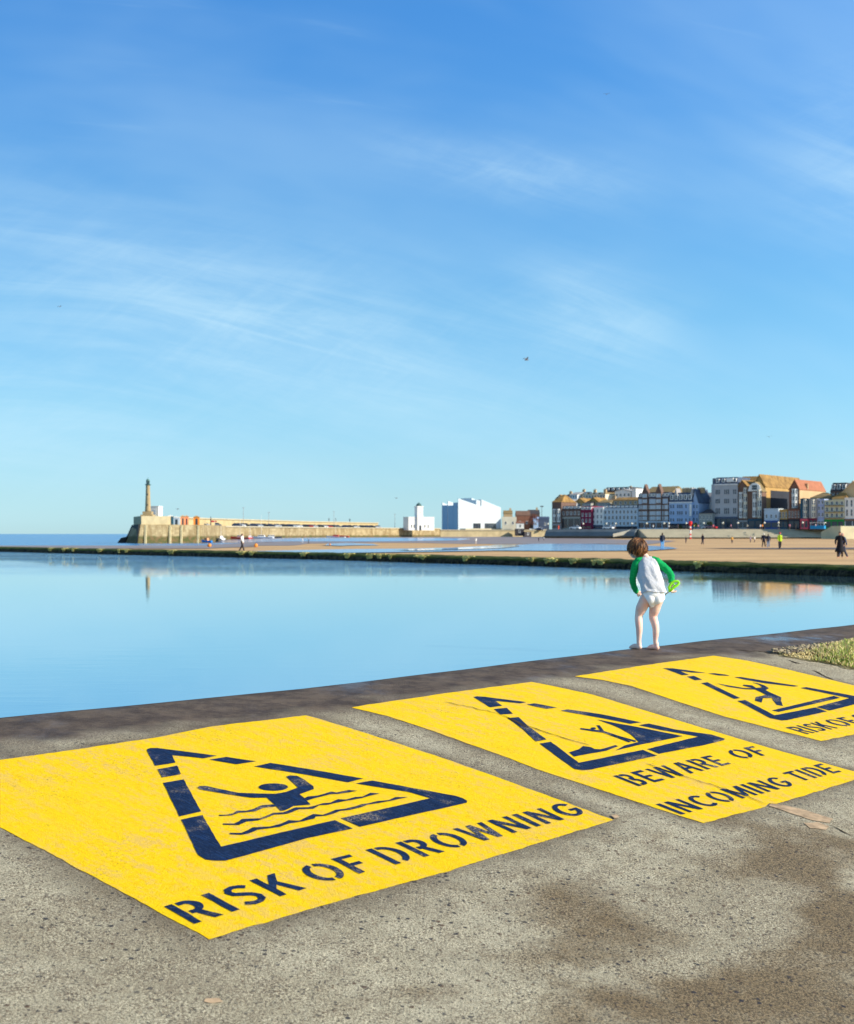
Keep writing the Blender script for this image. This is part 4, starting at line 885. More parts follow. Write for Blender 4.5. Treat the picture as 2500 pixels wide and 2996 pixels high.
# cars
def make_car():
    r = bpy.data.objects.new('parked_car', None); C.objects.link(r)
    body = MB(); body.prism([(-2.1, .35), (-2.1, .85), (-1.3, .98), (1.2, 1.0), (2.1, .85), (2.1, .35)], 1, -.85, .85)
    o = body.build('body', M('car_paint', srgb(180, 182, 186), .3, .02), r)
    c_ = MB().add([(-1.5, -.8, .97), (1.5, -.8, .99), (1.5, .8, .99), (-1.5, .8, .97), (-.8, -.65, 1.45), (.9, -.65, 1.45), (.9, .65, 1.45), (-.8, .65, 1.45)], [(0, 3, 2, 1), (4, 5, 6, 7), (0, 1, 5, 4), (1, 2, 6, 5), (2, 3, 7, 6), (3, 0, 4, 7)]).build('windows', GLASS, r)
    rf = MB().box(-.8, -.66, 1.452, .9, .66, 1.5).build('roof', M('car_paint', (0, 0, 0)), r)
    for sx_ in (-1.3, 1.3):
        for sy_ in (-.82, .82):
            wm = MB(); pr = [(.32, -.1), (.32, .1)]
            wm.add([(.32*math.cos(2*math.pi*k/12), s, .32*math.sin(2*math.pi*k/12)) for s in (-.1, .1) for k in range(12)], [(k, (k+1) % 12, 12+(k+1) % 12, 12+k) for k in range(12)]+[tuple(range(11, -1, -1)), tuple(range(12, 24))])
            wo = wm.build('wheel', M('tyre', srgb(30, 30, 32), .8), r); wo.location = (sx_, sy_, .33)
    return r
car0 = make_car(); carcol = {}
def place_car(o, x, y, z, rz, col, cname, lab, grp):
    o.location = (x, y, z); o.rotation_euler = (0, 0, rz); tag(o, lab, 'car', grp)
    mt = M('car_paint_'+cname, col, .35, .02, 1, .5)
    for ch in o.children:
        if ch.name.startswith(('body', 'roof')):
            ch.material_slots[0].link = 'OBJECT'; ch.material_slots[0].material = mt
cols = {'dark blue': srgb(30, 44, 78), 'black': srgb(24, 26, 30), 'silver': srgb(190, 196, 202), 'white': srgb(235, 236, 236), 'red': srgb(176, 34, 40), 'grey': srgb(110, 116, 124)}
carlist = [(596, 'dark blue'), (606, 'silver'), (640, 'grey'), (700, 'dark blue'), (711, 'white'), (724, 'black'), (747, 'dark blue'), (762, 'silver'), (779, 'black'), (797, 'dark blue'), (816, 'silver'), (835, 'black'), (851, 'dark blue'), (863, 'silver'), (878, 'white'), (898, 'black'), (910, 'red'), (923, 'silver'), (941, 'black'), (953, 'white'), (966, 'red'), (979, 'black'), (992, 'grey'), (1015, 'dark blue'), (1028, 'black'), (1045, 'silver'), (1064, 'black'), (1078, 'dark blue'), (1092, 'black'), (1110, 'silver')]
land = [(596, 'right of the bright orange shed'), (640, 'right of the red flag'), (700, 'left end of the long row'), (797, 'above the moored boats'), (898, 'in the middle of the arm'), (985, 'behind the white and red boat'), (1064, 'towards the town end of the arm'), (1110, 'last before the white tower house')]
def arm_y(px):
    if px < 950: c0, c1, P0, P1 = 597, 950, a0, a1
    else: c0, c1, P0, P1 = 950, 1290, a1, a2
    c = (px-CX)/F; den = (P1[0]-P0[0])-c*(P1[1]-P0[1]); t_ = (c*P0[1]-P0[0])/den; return P0[0]+(P1[0]-P0[0])*t_, P0[1]+(P1[1]-P0[1])*t_, math.atan2(P1[1]-P0[1], P1[0]-P0[0])
seen = {}
for i, (px, cn) in enumerate(carlist):
    o = car0 if i == 0 else copy_tree(car0)
    x, y, an = arm_y(px+6); near_ = min(land, key=lambda q: abs(q[0]-px))
    k = (cn, near_[1]); seen[k] = seen.get(k, 0)+1
    pre = {1: '', 2: 'second ', 3: 'third '}[seen[k]]
    place_car(o, x-1.4*.93-.6, y+1.4*.37+.3, ZA+.003, R(12), cols[cn], cn.replace(' ', '_'), f'{pre}{cn} car parked on the harbour arm, {near_[1]}', 'cars parked along the harbour arm')
# boats
def boat(px, row, y, L_, hull, cabin, rz, lab, mastp=True, stripe=None):
    x = (px-CX)/F*y; r = thing('moored_boat', lab, 'boat', (x, y, zrow(row, y)), rz, 'small boats lying in the harbour')
    vs = []; st_ = 9
    for i in range(st_):
        t_ = i/(st_-1); b_ = (1-(max(0, t_-.35)/.65)**2.2)*.32*L_*.55+.03; sh = .55+.35*t_*t_; X = (t_-.5)*L_
        vs += [(X, -b_, sh), (X, -b_*.75, .12), (X, 0, -.12*(1-t_)), (X, b_*.75, .12), (X, b_, sh), (X, 0, sh-.04)]
    fs = [(i*6+j, i*6+(j+1) % 6, (i+1)*6+(j+1) % 6, (i+1)*6+j) for i in range(st_-1) for j in range(6)]+[(5, 4, 3, 2, 1, 0), tuple((st_-1)*6+k for k in range(6))]
    MB().add(vs, fs).build('hull', hull, r)
    if cabin: 
        cb = MB().box(-L_*.15, -.6, .55, L_*.15, .6, 1.35, .1).build('cabin', cabin, r); MB().box(-L_*.15+.1, -.62, .95, L_*.15-.1, .62, 1.22).build('window', GLASS, cb)
    if mastp: MB().lathe([(.05, 0), (.03, L_*.9)], n=6, z0=.6).build('mast', W_['white'], r)
    return r
BL = M('boat_blue', srgb(40, 130, 200), .4, .05); RDm = M('boat_red', srgb(214, 70, 60), .5, .05); BW = M('boat_white', srgb(236, 236, 232), .4, .04); BK = M('boat_black', srgb(40, 42, 48), .5, .05)
boat(605, 1587, 392, 3.6, BL, SA, R(160), 'bright blue boat with an orange cabin by the arm head', False)
boat(628, 1579, 428, 6.5, BW, M('boat_pale_blue', srgb(110, 170, 200), .5), R(155), 'white boat with a pale blue cabin, left of the centre')
boat(647, 1580, 424, 4.5, BW, BW, R(120), 'small all-white boat lying beside the pale blue one', True)
boat(703, 1577, 446, 7, RDm, BW, R(170), 'red-hulled boat with a white cabin, left one of the two red boats')
boat(732, 1578, 450, 6.5, RDm, BW, R(95), 'red-hulled boat with a tall white cabin seen end on')
boat(765, 1576, 462, 9, BW, BW, R(175), 'longest white boat in the harbour, flat and low')
boat(794, 1576, 468, 8, BK, BW, R(15), 'white and black boat at the right of the harbour group', False)
boat(983, 1574, 530, 8, BW, RDm, R(172), 'white motor boat with a red cabin alone on the mud')
boat(1008, 1572, 545, 4, RDm, None, R(170), 'small red dinghy right of the lone white boat', False)
for px, row, y, lab in ((613, 1600, 150, 'left orange mooring buoy on the sand, below the blue boat'), (749, 1600, 150, 'middle orange mooring buoy on the sand, right of the walker'), (966, 1595, 190, 'right orange mooring buoy on the sand by the puddle')):
    x, yy = hit(px, row+1, sand_z); r = thing('mooring_buoy', lab, 'buoy', (x, yy, sand_z(x, yy)), 0, 'orange mooring buoys on the sand')
    MB().ball((0, 0, .22), .24, 14, 10).build('float', OR, r, True); MB().lathe([(.05, .44), (.05, .54)], n=8).build('ring', W_['dark'], r)
# white tower house
y = 600.0; xa = (1196-CX)/F*y; ro = R(26)
root = thing('tower_house', 'low white building with a clock tower and dark dome beside the gallery', 'building', (xa, y, ZP-.02), ro)
w_ = 12.6/math.cos(ro)*.97; h = zrow(1514, y+3)-ZP
MB().box(0, 0, 0, w_, 6, h).build('wall', W_['white'], root); MB().box(-.15, -.15, h, w_+.15, 6.15, h+.3).build('parapet', W_['white'], root)
tw = MB().box(4.2, -1.0, 0, 7.2, 2.2, zrow(1482, y+3)-ZP); tw.box(4.05, -1.15, zrow(1484, y+3)-ZP, 7.35, 2.35, zrow(1482, y+3)-ZP+.2); tw.build('tower', W_['white'], root)
th = zrow(1482, y+3)-ZP+.2; MB().lathe([(1.35, 0), (1.3, .5), (1.0, 1.0), (.5, 1.4), (.1, 1.55), (.06, 2.0)], 5.7, .6, 16, th).build('dome', M('copper_green', srgb(70, 100, 96), .6), root, True)
clk = MB().add([(5.7+.55*math.cos(2*math.pi*k/20), -1.02-s, th-3+.55*math.sin(2*math.pi*k/20)) for s in (0, .05) for k in range(20)], [(k, (k+1) % 20, 20+(k+1) % 20, 20+k) for k in range(20)]+[tuple(range(20)), tuple(range(39, 19, -1))]).build('clock_face', W_['cream'], root)
MB().box(5.2, -1.08, .02, 6.2, -1.001, 2.3).build('door', GLASS, root)
for xx in (1.6, 3.0, 8.6, 10.4): window(root, xx, -.002, 1.2, .8, 1.5)
# gallery
gx, gy = (1341.5-CX)/F*670, 670.0; root = thing('gallery_building', 'big white gallery of sawtooth-roofed blocks with blue-shaded left sides', 'building', (gx, gy, ZP-.02), math.atan2(.5, .87))
GW = M('gallery_glass_cladding', srgb(206, 214, 216), .35, .03, .5, .6); hg = lambda row, yy: zrow(row, yy)-ZP+.02
H1 = hg(1458, 670); H2 = hg(1482, 677); H3 = hg(1459, 676)+.5; H4 = hg(1485, 684)
def bk(name, u0, u1, v0, v1, h0, h1): MB().prism([(u0, 0), (u1, 0), (u1, h1), (u0, h0)], 1, v0, v1).build(name, GW, root)
bk('front_block', 0, 14.5, 0, .5, H1, H2); bk('front_block', 14.5, 27, .02, 12, H3-.9, H4)
bk('block', 0.02, 11.6, .5, 5.2, H1-2.2, H2-1.2); bk('block', .04, 11.6, 5.2, 10.6, H1-3.6, H2-1.6); bk('block', 11.6, 14.48, .5, 12, H3-1.1, H3-1.6)
bk('rear_block', -.02, 11.5, 10.6, 11.1, H1-1.0, H2-.4); bk('block', 0, 11.5, 11.1, 16.4, H1-3.4, H2-1.6)
bk('rear_block', -.04, 8, 16.4, 17, H1-1.8, H2-.4); bk('block', 11.5, 14.4, 5, 16.4, H3, H3-1)
GB = M('gallery_side_shade_blue', srgb(104, 148, 186), .25, .03, .5, .7)  # shade of the left sides painted into their cladding as darker blue
for v0, v1, z1, z2 in ((.52, 5.15, H1-2.25, H1-2.25), (5.25, 10.55, H1-3.65, H1-3.65), (11.12, 16.35, H1-3.45, H1-3.45)): MB().box(-.09, v0, 0, -.045, v1, z1).build('shaded_side_cladding', GB, root)
for u0, u1 in ((9.3, 14), (16.6, 23.8)):
    f = MB(); f.box(u0, -.08, 1.1, u1, -.001, 4.0); fo = f.build('window', W_['slate'], root); n_ = int((u1-u0)/1.2)
    for k in range(n_): a_ = u0+.12+(u1-u0-.12)*k/n_; MB().box(a_, -.12, 1.25, a_+(u1-u0-.12)/n_-.12, -.081, 3.85).build('pane', GLASS, fo)
MB().box(-1, -9, 0, 34, -3, 1.1).build('terrace', CAP, root)
# low things between the gallery and the town
def lowblock(name, lab, px0, px1, row, y, mt, d=6, roof=None, cat='building', rz=0, rb=None):
    x = (px0-CX)/F*y; w_ = (px1-px0)/F*y/max(.3, math.cos(rz)); zb = ZP-.02 if rb is None else zrow(rb, y); h = zrow(row, y)-zb
    r = thing(name, lab, cat, (x, y, zb), rz); MB().box(0, 0, 0, w_, d, h).build('wall', mt, r)
    if roof:
        MB().prism([(-.2, h), (d/2, zrow(roof[0], y)-zb), (d+.2, h)], 0, -.2, w_+.2).build('roof', W_[roof[1]], r)
        if len(roof) > 2: chimney(r, w_*.8, d/2, zrow(roof[0], y)-zb-.8, 1, .8, 1.6)
    nwin = max(1, int(w_/3.2))
    for k in range(nwin):
        if h > 2.4: window(r, w_*(k+.5)/nwin, -.002, h*.45, min(1, w_*.3), min(1.5, h*.4))
    return r
lowblock('cottage', 'small ochre cottage with a tan roof just right of the gallery', 1476, 1500, 1503, 690, W_['tan'], 8, (1493, 'olive', 1))
lowblock('retaining_wall', 'big blank cream retaining wall sloping between gallery and brick house', 1470, 1512, 1512, 668, W_['cream'], 3, None, 'wall')
lowblock('brick_house', 'reddish-brown brick house with a long brown roof, left of the town', 1512, 1552, 1508, 676, W_['red'], 9, (1494, 'brown'))
lowblock('brick_house', 'darker brick house behind the reddish one, beside the navy shed', 1548, 1580, 1504, 690, W_['brick'], 9, (1491, 'dark', 1))
lowblock('kiosk', 'small white kiosk on a dark base on the quay', 1512, 1534, 1531, 662, W_['white'], 4, (1526, 'red'), 'kiosk')
lowblock('slip_block', 'dark block under the white kiosk on the quay', 1508, 1534, 1547, 650, W_['dark'], 3, None, 'block', 0, 1568)
lowblock('navy_shed', 'large navy blue shed with a bright blue end, left of the first terrace', 1560, 1608, 1517, 680, W_['navy'], 8, (1511, 'navy'))
lowblock('blue_kiosk', 'small bright blue kiosk in front of the navy shed', 1562, 1576, 1518, 672, W_['blue'], 3, (1513, 'blue'), 'kiosk')
lowblock('slip_wall', 'dark slipway wall on the quay, right of the kiosk', 1536, 1556, 1556, 648, W_['dark'], 2, None, 'wall', R(20), 1572)
r = boat(1578, 1551, 664, 11, BW, BW, R(200), 'white boat laid up ashore in front of the navy shed', False)
# ------------------------------------------------------------------ town buildings, right to left
B = building
r, w, h, Z = B('tall curved grey-white corner hotel with navy attic and dark shopfront', 2092, 2159, 1416, 'grey', 0, 14, 'corner_hotel', roof=('mansard', 1396, 'navy', 4), rows=((1432, 1446), (1459, 1473), (1486, 1504)), xs=(.07, .14, .21, .45, .53, .61, .84, .92), wd=.62, shop=(1512, 'navy'), band=1, frame=W_['grey'])
MB().prism([(0, 0), (0, 10), (-2.4, 8.6), (-3.0, 5), (-2.0, 1.6)], 2, 0, h).build('curved_corner', W_['grey'], r); MB().prism([(0, .2), (0, 10), (-2.0, 8.3), (-2.6, 5), (-1.7, 1.9)], 2, h, Z(1398)).build('corner_roof', W_['navy'], r)
MB().box(w*.53, -.3, Z(1410), w*.82, .4, Z(1399)).build('rooftop_sign', W_['white'], r)
B('narrow brick house with white gable and pink-lit bay, next to the corner hotel', 2161, 2189, 1424, 'brown', -.5, 12, 'gabled_house', roof=('front', 1404, 'lichen', .4), bays=((.08, .50, 1440, 1516, 'white', 3, .7), (.56, .95, 1427, 1517, 'cream', 4, .9)), shop=(1522, 'slate'))
B('long ochre-roofed block rising behind the two gabled houses', 2160, 2222, 1412, 'ochre', -10, 10, 'rear_block', roof=('gable', 1392, 'lichen'))
r, w, h, Z = B('brown brick house with wide white gable and blue window, left of the ochre wall', 2189.5, 2231, 1438, 'brown', -.3, 4, 'gabled_house', roof=('front', 1409, 'olive', .5), bays=((.32, .62, 1440, 1514, 'white', 3, .7), (.66, .96, 1432, 1516, 'cream', 3, 1.0)), shop=(1518, 'teal'))
MB().prism([(w*.03, Z(1437)), (w*.97, Z(1437)), (w*.86, Z(1421)), (w*.62, Z(1413)), (w*.38, Z(1413)), (w*.14, Z(1421))], 1, -.5, -.26).build('white_gable', W_['white'], r); window(r, w*.5, -.51, Z(1434), 2.2, 1.9)
r, w, h, Z = B('biggest ochre gabled house with a wide blank charcoal wall panel', 2206, 2240, 1424, 'ochre', -5, 40, 'gabled_house', roof=('front', 1387, 'lichen', .5), side_wall='ochre', rows=((1440, 1450),), cols=2)
MB().box(w+.061, 5, Z(1492), w+.12, 38, Z(1434)).build('dark_panel', W_['charcoal'], r)
B('small white three-window house with a royal blue shopfront', 2237, 2279, 1488, 'pale', 4, 10, rows=((1505, 1516),), cols=3, wd=.8, shop=(1523, 'royal'))
B('low ochre house with three tall white windows, right of the small white house', 2280, 2306, 1491, 'ochre', 3, 9, rows=((1498, 1515),), cols=3, wd=.55, shop=(1520, 'teal'), fascia='charcoal')
B('low red brick house with tall narrow windows beside the orange-roofed house', 2307, 2342, 1490, 'red', 3.5, 9, rows=((1495, 1514),), cols=4, wd=.5, shop=(1519, 'charcoal'), fascia='charcoal')
B('red brick gabled house with white bay and bright orange tiled roof', 2310, 2340, 1432, 'red', -3, 27, 'gabled_house', roof=('front', 1402, 'orange', .55), side_wall='tan', bays=((.25, .85, 1430, 1487, 'white', 3, .9),), chim=((.9, .3),))
B('narrow dark-blue house with a cream bay over a bright pink front', 2343, 2367, 1459, 'teal', 5, 9, rows=(), bays=((.35, .85, 1461, 1516, 'cream', 3, .8),), shop=(1518, 'pink'), fascia='pink')
B('narrow slate-blue house with cream bay over a maroon front', 2368, 2392, 1459, 'slate', 5.5, 9, rows=(), bays=((.3, .8, 1461, 1516, 'cream', 3, .8),), shop=(1516, 'maroon'), fascia='maroon')
B('narrow lilac-blue house left of the green-fronted building', 2393, 2413, 1460, 'lilac', 5, 9, rows=((1464, 1474), (1482, 1492), (1500, 1511)), cols=2, wd=.7, shop=(1520, 'blue'), fascia='blue')
r, w, h, Z = B('pale yellow-green building with balcony bands above a bright green fascia', 2414, 2472, 1463, 'yellowgreen', 6, 11, rows=((1467, 1477), (1484, 1496), (1502, 1513)), cols=4, wd=1.0, shop=(1520, 'green'), fascia='green')
for rr in (1480, 1499, 1517): MB().box(.2, -.9, Z(rr), w-.2, -.151, Z(rr)+.3).build('balcony', W_['olive'], r)
r, w, h, Z = B('white building with blue-green window strips at the right edge of the photo', 2473, 2540, 1456, 'white', 6, 12, rows=((1462, 1482), (1490, 1510)), cols=5, wd=.7, shop=(1518, 'pale'), fascia='brown')
B('dark-roofed brick house with white dormers and big tan chimney, behind the yellow-green one', 2431, 2478, 1438, 'brown', -8, 10, 'rear_house', roof=('mansard', 1412, 'dark', 3), chim=((.35, .5, 13.2, 2.4, 2.2),), rows=((1440, 1448),), cols=3)
B('tan gabled house with a lichen roof behind the white building at the edge', 2466, 2530, 1440, 'tan', -3, 18, 'gabled_house', roof=('front', 1406, 'tan', .5))
B('low weathered roof behind the narrow coloured houses', 2372, 2430, 1456, 'olive', -2, 10, 'rear_house', roof=('hip', 1440, 'olive'))
B('tall ochre rear house between the orange roof and the dark-roofed one', 2436, 2478, 1458, 'tan', .5, 9, 'rear_house', roof=('hip', 1436, 'lichen'))
r, w, h, Z = B('six-storey dark brick building with two steep gables and cream ground floor', 1868, 1957, 1457, 'brick', 0, 13, 'brick_mansion_block', roof=('mansard', 1441, 'navy', 9), pane=W_['pale'], rows=((1478, 1489), (1496, 1507), (1511, 1521)), xs=[.05, .12, .19, .25, .32, .41, .47, .53, .59, .67, .74, .81, .90, .96], wd=.75, shop=(1524, 'pale'))
for k, (cx_, pw) in enumerate(((.25, .09), (.70, .09))):
    g = MB().prism([((cx_-pw)*w, Z(1524)), ((cx_+pw)*w, Z(1524)), ((cx_+pw)*w, Z(1440)), (cx_*w, Z(1416)), ((cx_-pw)*w, Z(1440))], 1, -.7, 1.5).build('gabled_bay', W_['brick'], r)
    for rw0, rw1 in ((1445, 1455), (1461, 1471), (1478, 1489), (1496, 1507), (1511, 1521)):
        for dx in (-.045, .0, .045): window(g, (cx_+dx)*w, -.702, Z(rw1), .7, Z(rw0)-Z(rw1), 0, FRAME, W_['pale'])
for x0, x1 in ((.02, .14), (.37, .59), (.81, .98)): MB().box(x0*w, -.1, Z(1474), x1*w, -.002, Z(1459)).build('render_panel', W_['pale'], r)
B('long olive-brown roof ridge behind the two-gabled brick building', 1890, 1968, 1440, 'olive', -13, 12, 'rear_house', roof=('gable', 1422, 'olive'), chim=((.93, .5), (.8, .5)))
r, w, h, Z = B('bright blue rendered hotel with navy attic and white dormers', 1959, 2026, 1469, 'blue', .5, 12, 'blue_hotel', roof=('mansard', 1441, 'navy', 5), rows=((1476, 1487), (1495, 1506), (1516, 1526)), xs=(.08, .19, .38, .47, .56, .74, .9), wd=.8, shop=(1532, 'charcoal'), frame=W_['blue'])
for cx_ in (.27, .97): MB().prism([((cx_-.07)*w, Z(1448)), ((cx_+.07)*w, Z(1448)), (cx_*w, Z(1428))], 1, .3, 4).build('gable', W_['slate'], r)
MB().box(.90*w, -.35, Z(1510), .985*w, -.1, Z(1476)).build('banner', W_['white'], r)
for x_, wd_ in ((.42, 2.2), (.66, 3.2), (1.1, 2.6)): chimney(r, x_*w, 6, Z(1441)-.2, wd_, 1.4, 1.9, 'tan')
B('narrow blue wing of the blue hotel with a pointed grey gable', 2027, 2045, 1470, 'blue', -.5, 11, 'blue_wing', roof=('front', 1430, 'navy', .4), rows=((1477, 1487), (1495, 1506), (1515, 1525)), cols=2, wd=.7, frame=W_['blue'])
B('bright white house with a large pale slate roof left of the corner hotel', 2046, 2094, 1468, 'white', -10, 10, 'white_house', roof=('gable', 1440, 'slate'), rows=((1473, 1481),), cols=3, wd=.9)
r, w, h, Z = B('small grey cottage with dark hipped roof and ochre chimney', 2046, 2086, 1502, 'stone', 2, 8, 'cottage', roof=('hip', 1489, 'dark'), rows=((1508, 1520), (1527, 1538)), cols=4, wd=.6, chim=((.75, .5, 6.2, 1.6, 2.0, 'ochre'),))
# left part of the town
r, w, h, Z = B('narrow house with white double bays under an ochre hipped roof, first of the town', 1616, 1643, 1469, 'brick', 4, 12, 'bay_house', roof=('hip', 1446, 'lichen'), bays=((.08, .42, 1489, 1528, 'white', 2, .7), (.52, .9, 1489, 1528, 'white', 2, .7)), shop=(1532, 'slate'))
B('dark brick terrace with a row of white attic windows and grey ground floor', 1644, 1700, 1491, 'brick', 3, 11, 'brick_terrace', roof=('mansard', 1480, 'dark', 5), rows=((1496, 1506),), cols=5, wd=.9, shop=(1512, 'stone'))
B('maroon building beside the dark brick terrace', 1700.5, 1732, 1494, 'maroon', 3.5, 11, 'maroon_building', roof=('mansard', 1481, 'maroon', 3), rows=((1501, 1511), (1518, 1528)), cols=3, wd=.7, shop=(1534, 'maroon'))
B('tall narrow white house right of the maroon building', 1733, 1766, 1484, 'white', 2, 11, 'white_house', rows=((1490, 1500), (1507, 1517), (1523, 1532)), cols=3, wd=.7, shop=(1536, 'navy'))
B('long pale grey terrace with navy attic and three rows of windows', 1767, 1866, 1487, 'pale', 1, 12, 'grey_terrace', roof=('mansard', 1478, 'navy', 8), rows=((1493, 1503), (1509, 1520), (1527, 1536)), cols=9, wd=1.0, shop=(1540, 'charcoal'))
B('lit peach rear wall with an orange roof above the grey terrace', 1795, 1868, 1463, 'tan', -22, 10, 'rear_block', roof=('gable', 1454, 'lichen'), rows=((1467, 1475),), cols=5, wd=1.0)
B('cream upper terrace with a row of windows above the white house', 1706, 1772, 1446, 'cream', -40, 10, 'upper_terrace', roof=('mansard', 1441, 'olive', 4), rows=((1449, 1461),), cols=8, wd=.9, chim=((.3, .5), (.75, .5)))
B('bright white block with an arched gable highest on the left hill', 1800, 1846, 1436, 'white', -45, 10, 'upper_block', roof=('front', 1430, 'slate', .5), rows=((1444, 1452),), cols=4, wd=1.0)
B('tall thin white stair block right of the highest white block', 1850, 1862, 1430, 'white', -44, 10, 'stair_block', rows=(), roof=('flat', 1429, 'slate'))
B('dark brown roofed house on the skyline left of the highest white block', 1772, 1846, 1437, 'brown', -60, 12, 'skyline_house', roof=('mansard', 1425, 'dark', 5), chim=((.2, .5, 14, 1.6, 2), (.75, .5)))
rnd = random.Random(5)
hill = [(1626, 1652, 1460, 'cream', 'lichen', 'ochre-roofed house at the top left of the town'), (1650, 1672, 1452, 'white', 'dark', 'cream house with dark slate roof, left hilltop'), (1668, 1690, 1447, 'white', 'slate', 'white house with a navy roof, second on the left hilltop'), (1688, 1712, 1446, 'tan', 'navy', 'tan-chimneyed house with a navy roof on the hill'),
        (1655, 1684, 1474, 'pale', 'slate', 'grey gabled house just above the dark brick terrace'), (1682, 1712, 1470, 'ochre', 'lichen', 'left yellow-gabled house above the maroon building'), (1710, 1730, 1472, 'stone', 'dark', 'dark-roofed house between the two yellow gables'), (1722, 1752, 1468, 'ochre', 'lichen', 'right yellow-gabled house above the narrow white house'),
        (1750, 1784, 1470, 'stone', 'olive', 'grey house with an olive roof above the narrow white house'), (1776, 1806, 1466, 'tan', 'brown', 'tan house with a brown roof left of the peach wall')]
for k, (a_, b_, rt, wl, rf, lab) in enumerate(hill):
    B(lab, a_, b_, rt, wl, -26-6*(k < 4)*2-3*(k % 2), 10, 'hillside_house', roof=('front' if k in (0, 4, 5, 7) else 'gable', rt-13 if k in (0, 4, 5, 7) else rt-8, rf), rows=((rt+3, rt+10),), cols=3, wd=.8, chim=((.2, .5),) if k % 2 else ())
# concrete ramp block at the right edge
a_ = Vector(((2404-CX)/F*402, 402)); b_ = Vector(((2461-CX)/F*388, 388)); 
r = thing('ramp_block', 'blue-grey shaded concrete ramp block with a pale lit end, at the right edge', 'ramp', (b_.x, b_.y, CZ-1.7), 0)
u = Vector((a_.x-b_.x, a_.y-b_.y, 0)); v = Vector((14, 5, 0)); zt = zrow(1539, b_.y)-CZ+1.7
vs = [(0, 0, 0), tuple(u), tuple(u+v), tuple(v), (0, 0, zt), (u.x*.45, u.y*.45, zt), (u.x*.45+v.x, u.y*.45+v.y, zt), (v.x, v.y, zt*.62), (u.x, u.y, zt*.55), (u.x+v.x, u.y+v.y, zt*.5)]
MB().add(vs, [(0, 3, 2, 1), (4, 5, 6, 7), (5, 8, 9, 6), (0, 1, 8, 5, 4), (1, 2, 9, 8), (2, 3, 7, 6, 9), (3, 0, 4, 7)]).build('wall', M('ramp_concrete', srgb(206, 196, 160), .9, .12, .3), r)
r = thing('slipway_wall', 'pale slanting slipway wall against the shaded sea wall', 'slipway', (TP(1795, pr_edge+5).x, TP(1795, pr_edge+5).y, CZ-1.2), TANG+R(35))
MB().prism([(0, 0), (5.6, 1.0), (6.0, 2.6), (5.2, 2.3), (0, 1.1)], 1, 0, .6).build('wall', W_['cream'], r)
# beacon, posts, lamps
def post(px, row0, row1, y, lab, cols_, rad=.28, name='beacon_post', top=None, cat='beacon'):
    x = (px-CX)/F*y; z0, z1 = zrow(row1, y), zrow(row0, y); r = thing(name, lab, cat, (x, y, z0)); n_ = len(cols_); hh = (z1-z0)/n_
    for k, c_ in enumerate(cols_): MB().lathe([(rad, k*hh), (rad, (k+1)*hh-.004)], n=10).build('pole_band', c_, r)
    if top: MB().lathe([(rad, z1-z0), (rad*2, z1-z0+.1), (rad*2, z1-z0+.9), (rad*.6, z1-z0+1.0)], n=12).build('topmark', top, r)
RED = M('signal_red', srgb(226, 44, 40), .6, .05); WHT = W_['white']
post(2021, 1535, 1577, 372, 'tall red and white banded beacon post standing on the beach', [RED, WHT, RED, WHT, WHT, RED, WHT, RED][::-1], .26, top=RED)
post(1635, 1537, 1568, 470, 'slim orange-red marker post on the quay, left part of the town', [M('orange_red', srgb(236, 96, 70), .6)], .22, cat='post')
lamps = [(1604, 'beside the navy shed'), (1707, 'in front of the maroon building'), (1775, 'at the left end of the pale grey terrace'), (1802, 'before the middle of the pale grey terrace'), (1850, 'at the right end of the pale grey terrace'), (1893, 'before the two-gabled brick building, left one'), (1944, 'before the two-gabled brick building, right one'), (1958, 'at the left corner of the blue hotel'), (2009, 'in front of the blue hotel'), (2060, 'in front of the small grey cottage'), (2116, 'in front of the corner hotel'), (2160, 'between the corner hotel and the gabled houses'), (2238, 'beside the small white three-window house'), (2279, 'in front of the low ochre house'), (2350, 'in front of the pink shopfront')]
la = None
for i, (px, lb) in enumerate(lamps):
    p = TP(px, 18)
    if la is None:
        la = thing('street_lamp', '', 'street lamp', (0, 0, 0)); MB().lathe([(.12, 0), (.09, .8), (.06, 1.9)], n=8).build('pole', W_['dark'], la); MB().ball((0, 0, 2.2), .34, 12, 8).build('globe', M('pale_globe', srgb(250, 244, 220), .4, .02), la, True); o = la
    else: o = copy_tree(la)
    o.location = (p.x, p.y, ZP); tag(o, 'street lamp with a pale globe '+lb, 'street lamp', 'globe lamps along the promenade')
# shrubs by the cottage
LEAF = M('dark_foliage', srgb(66, 78, 44), .8, .5, 1.2)
def shrub(px, off, rows_, wpx, lab, leaf=LEAF):
    p = TP(px, off); h = zrow(rows_, p.y)-ZP; wd_ = wpx/F*p.y; r = thing('shrub', lab, 'shrub', (p.x, p.y, ZP)); m = MB(); rr = random.Random(px)
    MB().tube([(0, 0, 0), (.1, 0, h*.35), (.05, .1, h*.6)], [.16, .11, .05], 7).build('trunk', M('bark', srgb(88, 70, 54), .9), r)
    cs = [(rr.gauss(0, .28)*wd_, rr.gauss(0, .2)*wd_, h*rr.uniform(.35, .85), rr.uniform(.2, .32)*wd_) for _ in range(9)]
    for _ in range(900):
        c_ = rr.choice(cs); d = Vector((rr.gauss(0, 1), rr.gauss(0, 1), rr.gauss(0, 1))).normalized()*c_[3]*rr.uniform(.6, 1.1); q = Vector(c_[:3])+d
        if q.z > h or q.z < .1: continue
        a1_ = Vector((rr.gauss(0, 1), rr.gauss(0, 1), rr.gauss(0, 1))).normalized()*.16; b1_ = a1_.cross(d).normalized()*.09; m.add([q-a1_, q+b1_, q+a1_, q-b1_], [(0, 1, 2, 3)])
    m.build('crown', leaf, r)
